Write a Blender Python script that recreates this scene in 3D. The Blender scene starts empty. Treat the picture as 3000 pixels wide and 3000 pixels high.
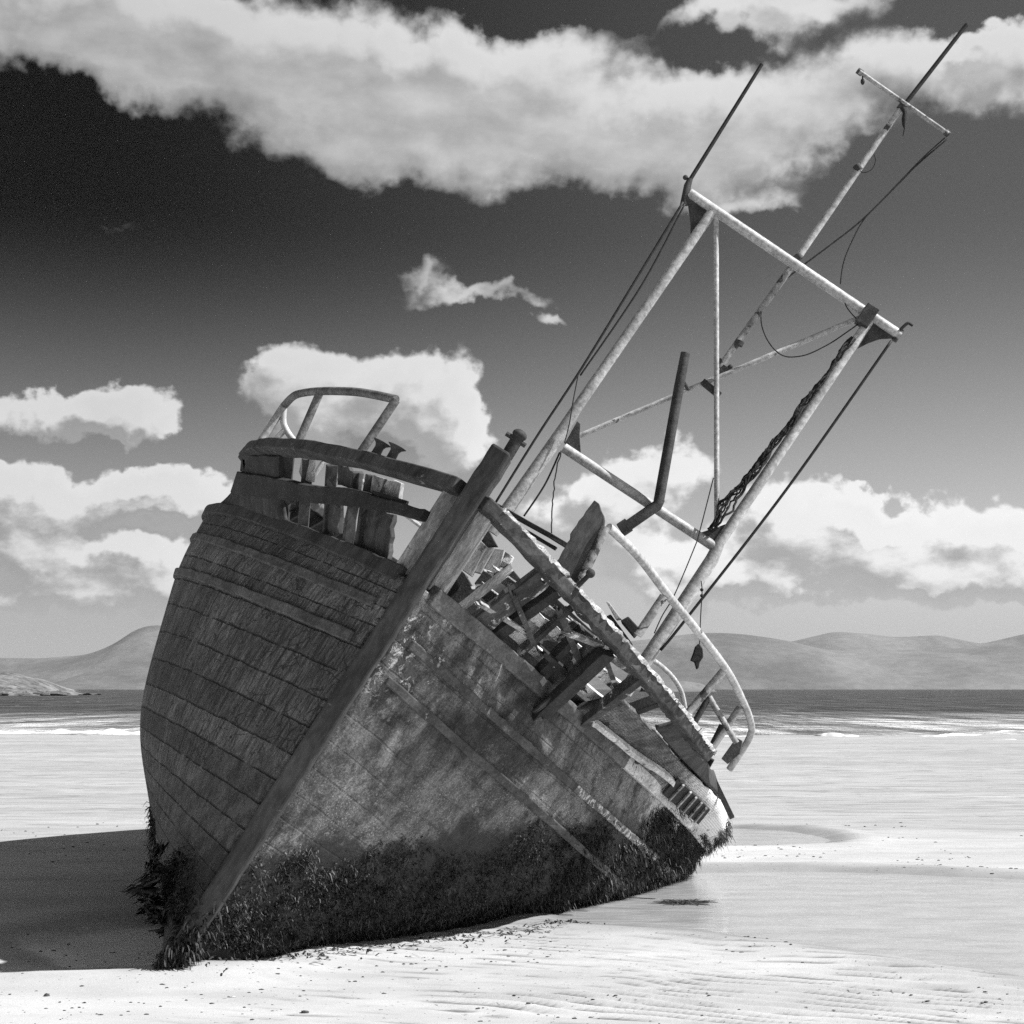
import bpy, math, random
import numpy as np
from mathutils import Vector, Matrix
R = math.radians
random.seed(7); rng = np.random.default_rng(11)
sc = bpy.context.scene; col = sc.collection

# ------------------------------------------------------------------ camera, world, sun, exposure
F, EYE, HOR = 5000.0, 2.0, 2018.0            # focal length and horizon in pixels of the 3000 px frame
PITCH = math.atan((HOR-1500)/F); CP, SP = math.cos(PITCH), math.sin(PITCH)
cam = bpy.data.cameras.new('camera'); co = bpy.data.objects.new('camera', cam); col.objects.link(co)
co.location = (0, 0, EYE); co.rotation_euler = (math.pi/2+PITCH, 0, 0)
cam.sensor_width = 36; cam.lens = 36*F/3000; cam.clip_end = 60000; cam.clip_start = .05
sc.camera = co
SUN_EL, SUN_AZ = R(46), R(100)               # azimuth clockwise from +Y (the view direction): to the right, a little in front of the boat
SUNV = Vector((math.cos(SUN_EL)*math.sin(SUN_AZ), math.cos(SUN_EL)*math.cos(SUN_AZ), math.sin(SUN_EL)))
sl = bpy.data.lights.new('sun', 'SUN'); so = bpy.data.objects.new('sun', sl); col.objects.link(so)
sl.energy = 4.6; sl.angle = R(.5); sl.color = (1, 1, 1)   # neutral: the photograph is black and white
so.rotation_euler = SUNV.to_track_quat('Z', 'Y').to_euler(); so.location = SUNV*60
sc.view_settings.view_transform = 'Standard'; sc.view_settings.look = 'None'
sc.view_settings.exposure = .72; sc.view_settings.gamma = 1
sc.render.engine = 'CYCLES'
sc.cycles.use_denoising = False             # leaves a fine grain like the photograph's film grain
sc.cycles.max_bounces = 6; sc.cycles.volume_bounces = 1; sc.cycles.transparent_max_bounces = 12

class NT:
    """small node-tree helper: every method returns an output socket"""
    def __init__(s, tree): s.t = tree
    def new(s, typ, **kw):
        n = s.t.nodes.new(typ)
        for k, v in kw.items(): setattr(n, k, v)
        return n
    def put(s, sock, v):
        if hasattr(v, 'is_output'): s.t.links.new(v, sock)
        elif isinstance(v, (tuple, list)) and len(v) == 3 and sock.type == 'RGBA': sock.default_value = (*v, 1)
        else: sock.default_value = v
    def math(s, op, a, b=0.0, c=None, clamp=False):
        n = s.new('ShaderNodeMath', operation=op, use_clamp=clamp); s.put(n.inputs[0], a); s.put(n.inputs[1], b)
        if c is not None: s.put(n.inputs[2], c)
        return n.outputs[0]
    def add(s, a, b): return s.math('ADD', a, b)
    def mul(s, a, b): return s.math('MULTIPLY', a, b)
    def vm(s, op, a, b=(0, 0, 0)):
        n = s.new('ShaderNodeVectorMath', operation=op); s.put(n.inputs[0], a)
        if op == 'SCALE': s.put(n.inputs[3], b)
        elif op not in ('LENGTH', 'NORMALIZE'): s.put(n.inputs[1], b)
        return n.outputs['Value'] if op in ('LENGTH', 'DOT_PRODUCT') else n.outputs[0]
    def sep(s, v):
        n = s.new('ShaderNodeSeparateXYZ'); s.put(n.inputs[0], v); return n.outputs
    def comb(s, x, y, z):
        n = s.new('ShaderNodeCombineXYZ')
        for i, v in enumerate((x, y, z)): s.put(n.inputs[i], v)
        return n.outputs[0]
    def noise(s, v, scale, detail=4, rough=.55, dist=0.0):
        n = s.new('ShaderNodeTexNoise'); s.put(n.inputs['Vector'], v)
        for k, x in (('Scale', scale), ('Detail', detail), ('Roughness', rough), ('Distortion', dist)): s.put(n.inputs[k], x)
        return n.outputs[0]
    def noisec(s, v, scale, detail=3):
        n = s.new('ShaderNodeTexNoise'); s.put(n.inputs['Vector'], v); s.put(n.inputs['Scale'], scale); s.put(n.inputs['Detail'], detail)
        return n.outputs['Color']
    def voro(s, v, scale, feature='F1'):
        n = s.new('ShaderNodeTexVoronoi', feature=feature); s.put(n.inputs['Vector'], v); s.put(n.inputs['Scale'], scale)
        return n.outputs[0]
    def ss(s, v, a, b, lo=0.0, hi=1.0, smooth=True):
        n = s.new('ShaderNodeMapRange', interpolation_type='SMOOTHSTEP' if smooth else 'LINEAR')
        for i, x in enumerate((v, a, b, lo, hi)): s.put(n.inputs[i], x)
        return n.outputs[0]
    def mix(s, f, a, b):
        n = s.new('ShaderNodeMix', data_type='FLOAT'); s.put(n.inputs[0], f); s.put(n.inputs[2], a); s.put(n.inputs[3], b)
        return n.outputs[0]
    def bump(s, h, dist=.02, strength=1.0, nrm=None):
        n = s.new('ShaderNodeBump'); s.put(n.inputs['Height'], h); s.put(n.inputs['Distance'], dist); s.put(n.inputs['Strength'], strength)
        if nrm is not None: s.put(n.inputs['Normal'], nrm)
        return n.outputs[0]

def px_azel(px, py):
    x = (px-1500)/F; u = -(py-1500)/F
    d = Vector((x, CP-u*SP, SP+u*CP)).normalized()
    return math.degrees(math.atan2(d.x, d.y)), math.degrees(math.asin(d.z))

# clouds: (x, y, half width, half height, weight); turned into azimuth/elevation on the sky
CLOUDS = [(150,60,520,190,1.),(650,150,520,235,1.),(1150,300,480,230,1.),(1600,330,540,240,1.),(2000,450,430,160,.95),(2350,300,360,170,.85),
 (2750,170,260,115,.9),(2960,200,200,120,.95),(2250,20,470,70,1.),(1000,500,260,70,.4),
 (1700,5,330,70,-1.),(2060,130,180,55,-.8),(2870,20,200,55,-1.),(150,420,420,170,-1.1),(600,620,500,120,-.5),(2700,480,260,60,-.5),(2900,700,500,200,-.6),(300,850,500,180,-.6),(1500,690,700,90,-.5),
 (1235,780,110,62,.8),(1390,868,230,36,.85),(1610,935,80,26,.6),(400,665,250,44,.98),
 (120,1195,290,72,1.1),(425,1160,140,108,1.1),(850,1110,165,112,1.15),(1200,1115,205,128,1.25),(1335,1285,120,150,1.05),(900,1250,270,90,.62),
 (150,1440,340,105,1.2),(600,1440,280,85,1.1),(120,1600,240,100,1.25),(470,1640,290,80,1.1),(250,1740,540,60,.95),
 (1900,1380,180,115,1.),(1700,1500,210,110,.95),(2450,1550,260,130,1.25),(2860,1580,330,150,1.3),(2500,1720,540,80,1.),(2000,1640,330,140,.95),
 (2500,1410,70,28,.45),(1850,900,70,28,.4),(2200,590,200,34,.5)]

wd = bpy.data.worlds.new('World'); sc.world = wd; wd.use_nodes = True
wt = wd.node_tree; wt.nodes.clear(); W = NT(wt)
def cloud_group():
    g = bpy.data.node_groups.new('cloud_field', 'ShaderNodeTree')
    g.interface.new_socket('P', in_out='INPUT', socket_type='NodeSocketVector')
    g.interface.new_socket('F', in_out='OUTPUT', socket_type='NodeSocketFloat')
    G = NT(g); gi = G.new('NodeGroupInput').outputs[0]; go = G.new('NodeGroupOutput')
    w1 = G.vm('SCALE', G.vm('SUBTRACT', G.noisec(gi, .35, 4), (.5, .5, .5)), 3.2)
    w2 = G.vm('SCALE', G.vm('SUBTRACT', G.noisec(gi, 1.7, 5), (.5, .5, .5)), 1.0)
    p = G.vm('MULTIPLY', G.vm('ADD', gi, G.vm('ADD', w1, w2)), (1, 1, 0))
    acc = None
    for (x, y, rx, ry, a) in CLOUDS:
        az, el = px_azel(x, y); k = F*math.pi/180
        d = G.vm('LENGTH', G.vm('MULTIPLY', G.vm('SUBTRACT', p, (az, el, 0)), (k/rx, k/ry, 0)))
        v = G.ss(d, 1.55, .2, 0., a)
        acc = v if acc is None else G.add(acc, v)
    st = G.vm('MULTIPLY', gi, (.7, 1.15, 1))
    fb = G.noise(st, .55, 9, .55)
    xyz = G.sep(gi)
    away = G.ss(G.math('ABSOLUTE', xyz[0]), 17, 30)                 # elsewhere on the sky: ordinary broken cloud
    high = G.ss(xyz[1], 24, 34)
    far = G.math('MAXIMUM', away, high)
    gen = G.ss(G.noise(G.vm('MULTIPLY', gi, (.5, 1, 1)), .09, 5, .5), .42, .62, 0, 1.0)
    acc = G.math('MINIMUM', acc, 1.3)
    tot = G.add(G.mix(far, acc, gen), G.mul(G.math('SUBTRACT', fb, .5), G.ss(xyz[1], 9, 14, 1.35, 1.0)))
    wt2 = g.links.new(tot, go.inputs[0]); return g
CG = cloud_group()
def cf(v):
    n = W.new('ShaderNodeGroup'); n.node_tree = CG; W.put(n.inputs[0], v); return n.outputs[0]
tc = W.new('ShaderNodeTexCoord').outputs['Generated']
dx, dy, dz = W.sep(W.vm('NORMALIZE', tc))
az = W.mul(W.math('ARCTAN2', dx, dy), 180/math.pi); el = W.mul(W.math('ARCSINE', dz), 180/math.pi)
P = W.comb(az, el, 0)
f0 = cf(P); f1 = cf(W.vm('ADD', P, (.55, .75, 0)))
sky = W.new('ShaderNodeTexSky', sky_type='NISHITA', sun_disc=False, sun_elevation=SUN_EL, sun_rotation=SUN_AZ, altitude=0, air_density=1, dust_density=1.0, ozone_density=1)
sr = W.new('ShaderNodeSeparateColor'); W.put(sr.inputs[0], sky.outputs[0])
clear = W.add(W.mul(sr.outputs[0], 1.0), W.mul(sr.outputs[2], .06))    # black-and-white film behind a red filter
pol = W.ss(az, -15, 16, .0, .26)                                      # polarised part of the sky, away from the sun
pol = W.mix(W.ss(el, 16, 4), pol, W.ss(az, -16, 16, .58, .84))
clear = W.mul(clear, pol)
lit = W.math('SUBTRACT', f0, f1)
alpha = W.ss(f0, W.ss(el, 10, 14, .42, .28), W.ss(el, 10, 14, .72, 1.0))
thick = W.ss(f0, .6, 1.7)
cb = W.add(W.mul(W.ss(lit, W.ss(el, 6, 14, -.22, -.55), W.ss(el, 6, 14, .26, .6), 2.6, 5.5), 1.), W.mul(thick, -.5))
cb = W.mul(cb, W.ss(el, 1, 14, 1.16, .84))
cb = W.mul(cb, W.ss(az, -17, 2, .85, 1.0))
gray = W.mix(alpha, clear, cb)
gray = W.mix(W.ss(el, 4.2, .5, 0, .8), gray, 3.4)                    # pale air low over the sea
gcol = W.new('ShaderNodeCombineColor')
for i in range(3): W.put(gcol.inputs[i], gray)
bg = W.new('ShaderNodeBackground'); W.put(bg.inputs[0], gcol.outputs[0]); bg.inputs[1].default_value = .1
wo = W.new('ShaderNodeOutputWorld'); wt.links.new(bg.outputs[0], wo.inputs[0])

# ------------------------------------------------------------------ helpers
def tag(o, label=None, cat=None, group=None, kind=None):
    if label: o['label'] = label
    if cat: o['category'] = cat
    if group: o['group'] = group
    if kind: o['kind'] = kind
    return o
def empty(name, parent=None):
    o = bpy.data.objects.new(name, None); col.objects.link(o); o.parent = parent; o.empty_display_size = .3
    return o
class MB:
    def __init__(s): s.v = []; s.f = []
    def quad_loop(s, rings, close=True, cap=True):
        """rings: list of equally long point lists, skinned"""
        n = len(rings[0]); b = len(s.v)
        for r in rings: s.v += [tuple(map(float, p)) for p in r]
        for i in range(len(rings)-1):
            for j in range(n if close else n-1):
                k = (j+1) % n
                s.f.append((b+i*n+j, b+i*n+k, b+(i+1)*n+k, b+(i+1)*n+j))
        if cap and close:
            s.f.append(tuple(b+j for j in range(n))[::-1]); e = b+(len(rings)-1)*n
            s.f.append(tuple(e+j for j in range(n)))
    def tube(s, pts, r, n=10, cap=True):
        pts = [np.array(p, float) for p in pts]; rr = r if isinstance(r, (list, tuple)) else [r]*len(pts)
        rings = []; prev = None
        for i, p in enumerate(pts):
            t = pts[min(i+1, len(pts)-1)]-pts[max(i-1, 0)]; t = t/(np.linalg.norm(t)+1e-12)
            if prev is None:
                up = np.array([0, 0, 1.]) if abs(t[2]) < .9 else np.array([1., 0, 0])
                u = np.cross(t, up)
            else: u = prev-t*(prev@t)
            u = u/(np.linalg.norm(u)+1e-12); prev = u; w = np.cross(t, u)
            rings.append([p+rr[i]*(u*math.cos(2*math.pi*k/n)+w*math.sin(2*math.pi*k/n)) for k in range(n)])
        s.quad_loop(rings, True, cap)
    def sweep(s, pts, ns, wid, thk, jit=0.):
        """rectangular bar along pts; ns = direction of the thickness, wid across"""
        rings = []
        for i, p in enumerate(pts):
            p = np.array(p, float); t = np.array(pts[min(i+1, len(pts)-1)])-np.array(pts[max(i-1, 0)]); t = t/np.linalg.norm(t)
            n = np.array(ns[i] if isinstance(ns, list) else ns, float); n = n-t*(n@t); n /= np.linalg.norm(n); b = np.cross(t, n)
            w = (wid[i] if isinstance(wid, (list, np.ndarray)) else wid)/2; h = thk/2
            q = [p+b*w+n*h, p-b*w+n*h, p-b*w-n*h, p+b*w-n*h]
            if jit: q = [x+rng.normal(0, jit, 3) for x in q]
            rings.append(q)
        s.quad_loop(rings)
    def beam(s, p0, p1, nrm, wid, thk, seg=1, jit=0.):
        p0, p1 = np.array(p0, float), np.array(p1, float)
        s.sweep([p0+(p1-p0)*i/seg for i in range(seg+1)], nrm, wid, thk, jit)
    def slab(s, poly, nrm, thk):
        """a polygon (3-D points) given a thickness along nrm"""
        poly = [np.array(p, float) for p in poly]; n = np.array(nrm, float); n = n/np.linalg.norm(n)*thk/2
        s.quad_loop([[p-n for p in poly], [p+n for p in poly]])
    def ball(s, c, r, n=10, m=7, jit=0.):
        c = np.array(c, float); r = np.array(r, float)*np.ones(3); rings = []
        for i in range(m+1):
            a = math.pi*(i+.02)/(m+.04)
            rings.append([c+r*np.array([math.sin(a)*math.cos(2*math.pi*k/n), math.sin(a)*math.sin(2*math.pi*k/n), math.cos(a)])*(1+rng.normal(0, jit)) for k in range(n)])
        s.quad_loop(rings)
    def build(s, name, mat, parent=None, smooth=False, bevel=0., label=None, uv=None):
        me = bpy.data.meshes.new(name); me.from_pydata(s.v, [], s.f); me.update()
        o = bpy.data.objects.new(name, me); col.objects.link(o); o.parent = parent
        me.materials.append(mat)
        import bmesh
        bm = bmesh.new(); bm.from_mesh(me); bmesh.ops.recalc_face_normals(bm, faces=bm.faces); bm.to_mesh(me); bm.free()
        if smooth: me.polygons.foreach_set('use_smooth', [True]*len(me.polygons))
        if smooth == 2:
            me.set_sharp_from_angle(angle=R(40))
        if bevel:
            m = o.modifiers.new('bevel', 'BEVEL'); m.width = bevel; m.segments = 2; m.limit_method = 'ANGLE'
        if uv is not None:
            l = me.uv_layers.new(name='UVMap'); vi = np.empty(len(me.loops), int); me.loops.foreach_get('vertex_index', vi)
            l.data.foreach_set('uv', np.asarray(uv, float)[vi].ravel())
        if label: o['label'] = label
        return o

def vnoise(x, y, seed=0):
    """value noise on arrays"""
    xi, yi = np.floor(x).astype(np.int64), np.floor(y).astype(np.int64); fx, fy = x-xi, y-yi
    fx, fy = fx*fx*(3-2*fx), fy*fy*(3-2*fy)
    def h(a, b):
        n = (a*374761393+b*668265263+seed*974711) & 0x7fffffff; n = (n ^ (n >> 13))*1274126177 & 0x7fffffff
        return ((n ^ (n >> 16)) & 0xffff)/65535.
    return (h(xi, yi)*(1-fx)+h(xi+1, yi)*fx)*(1-fy)+(h(xi, yi+1)*(1-fx)+h(xi+1, yi+1)*fx)*fy
def fbm(x, y, o=4, seed=0):
    r = 0; a = .5
    for i in range(o): r = r+a*vnoise(x*2**i+17*i, y*2**i-9*i, seed+i); a *= .5
    return r*2-1
def sstep(x, a, b):
    t = np.clip((np.asarray(x, float)-a)/(b-a), 0, 1); return t*t*(3-2*t)

# ------------------------------------------------------------------ materials
def material(name):
    m = bpy.data.materials.new(name); m.use_nodes = True; m.node_tree.nodes.clear(); n = NT(m.node_tree)
    b = n.new('ShaderNodeBsdfPrincipled'); o = n.new('ShaderNodeOutputMaterial'); m.node_tree.links.new(b.outputs[0], o.inputs[0])
    b.inputs['Specular IOR Level'].default_value = .35
    return m, n, b
def setgray(n, b, v):
    c = n.new('ShaderNodeCombineColor')
    for i in range(3): n.put(c.inputs[i], v)
    n.put(b.inputs['Base Color'], c.outputs[0])
def weathered(name, c0, c1, scale=8., stretch=(1, 1, 1), patch=None, speck=None, bump=.006, rough=.8, detail=6):
    m, n, b = material(name); tcn = n.new('ShaderNodeTexCoord').outputs['Object']
    v = n.vm('MULTIPLY', tcn, stretch)
    a = n.noise(v, scale, detail, .62, .3)
    g = n.ss(a, .3, .7, c0, c1)
    fine = n.noise(v, scale*7, 4, .6); g = n.mul(g, n.ss(fine, .25, .75, .65, 1.3))
    h = n.add(a, n.mul(fine, .6))
    if patch:                                             # (value, threshold, scale): flaked paint or rust
        pn = n.noise(tcn, patch[2], 8, .65, .6); f = n.ss(pn, patch[1], patch[1]+.05); g = n.mix(f, g, n.mul(n.ss(fine, .2, .8, .8, 1.1), patch[0])); h = n.add(h, n.mul(f, .5))
    if speck:
        vn = n.noise(tcn, speck[2], 2, .5); f = n.ss(vn, speck[1], speck[1]+.03); g = n.mix(f, g, speck[0]); h = n.add(h, f)
    setgray(n, b, g); b.inputs['Roughness'].default_value = rough
    n.put(b.inputs['Normal'], n.bump(h, bump)); return m
M = dict(
 wood=weathered('weathered_wood', .03, .09, 5, (1, 1, .35), patch=(.30, .64, 5)),
 stem=weathered('stem_timber', .035, .08, 4, (1, 1, .3), patch=(.2, .66, 7)),
 dark=weathered('dark_timber', .015, .04, 6, (1, .5, 1), patch=(.16, .70, 9)),
 pale=weathered('bleached_timber', .20, .48, 7, (1.4, 1.4, .35), patch=(.09, .6, 4)),
 whitewood=weathered('worn_white_timber', .45, .75, 5, (1, .5, 1), patch=(.12, .60, 6)),
 lit_peel=weathered('peeling_sunlit_white', .55, .8, 9, (1, 1, .6), patch=(.07, .57, 7)),  # peeling white, with sunlight put into its pale tone
 flake=weathered('flaking_white_paint', .1, .3, 9, (1, 1, .7), patch=(.75, .52, 6)),
 rail=weathered('rail_timber', .03, .09, 5, (1, .4, 1), patch=(.65, .63, 9)),
 paint=weathered('pale_pipe_paint', .33, .55, 3.5, (1, 1, 1), patch=(.10, .64, 3.5), rough=.45, bump=.002),
 rusty=weathered('rusty_pipe_paint', .20, .42, 5, (1, 1, 1), patch=(.06, .54, 6), rough=.6, bump=.003),
 hullwood=weathered('hull_strake_timber', .07, .17, 6, (1, .5, 1), patch=(.3, .66, 12)),
 batten=weathered('dark_batten', .04, .10, 6, (1, .5, 1), patch=(.3, .62, 9)),
 wornwood=weathered('worn_strake_timber', .08, .2, 8, (1, .6, 1), patch=(.6, .5, 14)),
 worn=weathered('half_stripped_timber', .03, .1, 6, (1, 1, .4), patch=(.5, .57, 6)),
 tar=weathered('tarred_planks', .02, .075, 6, (1, 1, .5), patch=(.22, .63, 6)),
 grimy=weathered('grimy_pipe', .07, .2, 7, patch=(.4, .66, 9), rough=.6, bump=.003),
 steel=weathered('dark_rusted_steel', .03, .07, 8, rough=.75, bump=.004),
 rope=weathered('dark_rope', .015, .04, 30, rough=.9),
 wire=weathered('dark_wire', .012, .03, 20, rough=.7, bump=.001),
 string=weathered('pale_rope', .4, .6, 20, rough=.9),
 rock=weathered('rock', .05, .2, 3, rough=.9, bump=.02),
 conc=weathered('wet_stone', .03, .1, 9, rough=.6, bump=.01),
)
# ------------------------------------------------------------------ the boat's shape, in its own frame: x = to port, y = aft, z = up along the leaning stem
OX, OY, OZ = -2.42575, 12.17487, .03625
AL, TH, TR = .05774, .57953, .05007; RK, LM = .1252, 7.70504
_A = np.array([math.sin(AL), math.cos(AL), 0.]); _P = np.array([math.cos(AL), -math.sin(AL), 0.]); _Z = np.array([0, 0, 1.])
VV = math.cos(TH)*_P-math.sin(TH)*_Z; _W = math.sin(TH)*_P+math.cos(TH)*_Z
AA = math.cos(TR)*_A-math.sin(TR)*_W; WW = math.cos(TR)*_W+math.sin(TR)*_A
ORG = np.array([OX, OY, OZ]); ROT = np.array([VV, AA, WW])
def to_world(q): return ORG+np.asarray(q, float)@ROT
def to_boat(w): return (np.asarray(w, float)-ORG)@ROT.T
def proj(w):
    x, y, z = w[..., 0], w[..., 1], w[..., 2]-EYE; d = y*CP+z*SP
    return np.stack([1500+F*x/d, 1500-F*(-y*SP+z*CP)/d], -1)
def ray(px, py):
    x = (px-1500)/F; u = -(py-1500)/F
    return np.array([x, CP-u*SP, SP+u*CP])
def ground(px, py, z=0.):
    d = ray(px, py); return np.array([0, 0, EYE])+d*(z-EYE)/d[2]
def atY(px, py, Y):
    d = ray(px, py); return np.array([0, 0, EYE])+d*Y/d[1]
def at_a(px, py, a):
    """boat-frame point seen at a pixel, on the athwartships plane a metres aft of the stem foot"""
    d = ROT@ray(px, py); o = ROT@(np.array([0, 0, EYE])-ORG); return o+d*(a-o[1])/d[1]
LINES = dict(rail=(2.8467, 3.00831, 3.96357, -.17351, .01726, .03), L1=(3.414, 1.39723, 3.20936, -.04123, -.0014, .03), L2=(3.29257, 1.59711, 2.85477, -.09723, .00413, .04),
 L3=(3.1478, 1.7073, 2.5561, -.1138, .0032, .06), L4=(2.608, 1.9296, 1.5441, -.1401, .002, .12), L5=(2.0783, 1.8225, .6109, -.0645, 0, .18), L6=(1.3515, 2.1527, .1911, -.02, 0, .1), K=(.08, 1, -.05, 0, 0, 0))
def line(k, t):
    bm, n, w0, c1, c2, ca = LINES[k]; t = np.asarray(t, float); tc_ = np.clip(t, 0, 1); a = t*LM; ac = np.minimum(a, LM)
    b = .08+(bm-.08)*(1-(1-tc_)**n); over = np.maximum(t-1, 0)/.75
    b = .08+(b-.08)*(1-.62*over**2.2)
    w = w0+c1*ac+c2*ac*ac+ca*np.maximum(a-LM, 0)
    return np.stack([b, a-RK*w0, w], -1)
KN = [('K', 0.), ('L6', .34), ('L5', .53), ('L4', .70), ('L3', .855), ('L2', .91), ('L1', 1.)]
def surf(side, t, s):
    """hull surface: t along (0 stem .. 1 widest .. 1.75 stern), s up the side (1 = deck line, 2 = rail)"""
    t, s = np.broadcast_arrays(np.asarray(t, float), np.asarray(s, float))
    Ls = [line(k, t) for k, _ in KN]; ks = [x for _, x in KN]
    out = np.zeros(t.shape+(3,))
    for i in range(len(ks)-1):
        m = (s >= ks[i]) & (s <= ks[i+1]+1e-9)
        if not m.any(): continue
        u = ((s-ks[i])/(ks[i+1]-ks[i]))[..., None]; h = ks[i+1]-ks[i]
        p0, p1 = Ls[i], Ls[i+1]
        m0 = (Ls[i+1]-Ls[i-1])/(ks[i+1]-ks[i-1])*h if i > 0 else (p1-p0)
        m1 = (Ls[i+2]-Ls[i])/(ks[i+2]-ks[i])*h if i+2 < len(ks) else (p1-p0)
        c = (2*u**3-3*u**2+1)*p0+(u**3-2*u**2+u)*m0+(3*u**2-2*u**3)*p1+(u**3-u**2)*m1
        out = np.where(m[..., None], c, out)
    m = s > 1
    if m.any():
        q = (s-1)[..., None]; out = np.where(m[..., None], Ls[-1]*(1-q)+line('rail', t)*q, out)
    if side > 0 and m.any():                                    # the low side is pushed out where the planking has sprung
        q = np.clip(s-1, 0, 1); out[..., 0] += m*.26*np.sin(np.pi*q**.8)*sstep(t, .50, .72)*(1-sstep(t, 1.05, 1.4))
    out[..., 0] *= side
    return out
def snorm(side, t, s):
    e = 1e-3; s2 = s-e if s > 1+e or s >= 1 else s+e
    p = surf(side, t, s); a = surf(side, t+e, s)-p; b = (surf(side, t, s2)-p)*(1 if s2 > s else -1)
    n = np.cross(a, b); n = n/np.linalg.norm(n); return n if n[0]*side > 0 else -n
_gt, _gs = np.meshgrid(np.linspace(.0, 1.25, 126), np.linspace(.1, 2.1, 101), indexing='ij')
_gp = {sd: proj(to_world(surf(sd, _gt, _gs))) for sd in (1, -1)}
def ts_at(px, py, side):
    d = ((_gp[side]-np.array([px, py]))**2).sum(-1)+(np.maximum(_gt-(.72 if side > 0 else .62), 0)*900)**2; i = np.unravel_index(np.argmin(d), d.shape); q = np.array([_gt[i], _gs[i]])
    for _ in range(12):
        f = lambda q: proj(to_world(surf(side, q[0], q[1])))
        r = f(q)-np.array([px, py]); e = 1e-4
        J = np.stack([(f(q+np.array([e, 0]))-f(q))/e, (f(q+np.array([0, e]))-f(q))/e], -1)
        st = np.linalg.lstsq(J.T@J+np.eye(2)*30, J.T@r, rcond=None)[0]; q = q-np.clip(st, -.08, .08); q[0] = np.clip(q[0], 0, .78 if side > 0 else .68); q[1] = np.clip(q[1], .05, 2.15)
    return q
def on_hull(px, py, side, off=0.):
    t, s = ts_at(px, py, side); return surf(side, t, s)+snorm(side, t, s)*off
def zc(pts, x0, y0, k): return [(x0+k*a, y0+k*b) for a, b in pts]
def z1(*p): return zc(p, 600, 1100, .46584)
def z2(*p): return zc(p, 1200, 1400, .5176)
def z4(*p): return zc(p, 1300, 1900, .5176)
def z5(*p): return zc(p, 1400, 1000, .46584)
def z6(*p): return zc(p, 1850, 400, .46584)
def dense(pts, n):
    pts = [np.array(p, float) for p in pts]; L = [0]
    for a, b in zip(pts[:-1], pts[1:]): L.append(L[-1]+np.linalg.norm(b-a))
    P_ = np.array(pts); x = np.linspace(0, L[-1], n)
    # Catmull-Rom through the points
    out = []
    for q in x:
        i = min(max(np.searchsorted(L, q)-1, 0), len(pts)-2); u = (q-L[i])/(L[i+1]-L[i]+1e-12)
        p0, p1, p2, p3 = P_[max(i-1, 0)], P_[i], P_[i+1], P_[min(i+2, len(pts)-1)]
        out.append(.5*((2*p1)+(-p0+p2)*u+(2*p0-5*p1+4*p2-p3)*u*u+(-p0+3*p1-3*p2+p3)*u**3))
    return out

# ------------------------------------------------------------------ setting: sand, pools, sea, hills
def poly_sd(x, y, poly):
    """signed distance to polygon, negative inside"""
    P_ = np.array(poly, float); d = np.full(x.shape, 1e9); ins = np.zeros(x.shape, bool)
    for i in range(len(P_)):
        a, b = P_[i], P_[(i+1) % len(P_)]; ab = b-a
        u = np.clip(((x-a[0])*ab[0]+(y-a[1])*ab[1])/(ab@ab), 0, 1)
        d = np.minimum(d, np.hypot(x-a[0]-u*ab[0], y-a[1]-u*ab[1]))
        c = ((a[1] > y) != (b[1] > y)) & (x < (b[0]-a[0])*(y-a[1])/(b[1]-a[1]+1e-12)+a[0]); ins ^= c
    return np.where(ins, -d, d)
G2 = lambda pts: [tuple(ground(*p)[:2]) for p in pts]
POOL_R = G2([(1560,2640),(1800,2560),(2080,2545),(2400,2544),(2700,2552),(3000,2566),(3500,2580),(4200,2640),(4200,2900),(3500,2880),(3000,2850),(2700,2800),(2470,2770),(2355,2750),(2185,2733),(2060,2719),(1900,2708),(1700,2690)])
POOL_F = G2([(2000,2425),(2150,2420),(2300,2426),(2400,2440),(2450,2458),(2420,2468),(2250,2474),(2000,2476)])
POOL_L = G2([(80,2742),(150,2715),(300,2690),(500,2680),(700,2720),(760,2800),(620,2838),(520,2841),(440,2845),(290,2836),(200,2814),(103,2768)])
SEA_Z = -.30
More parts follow.
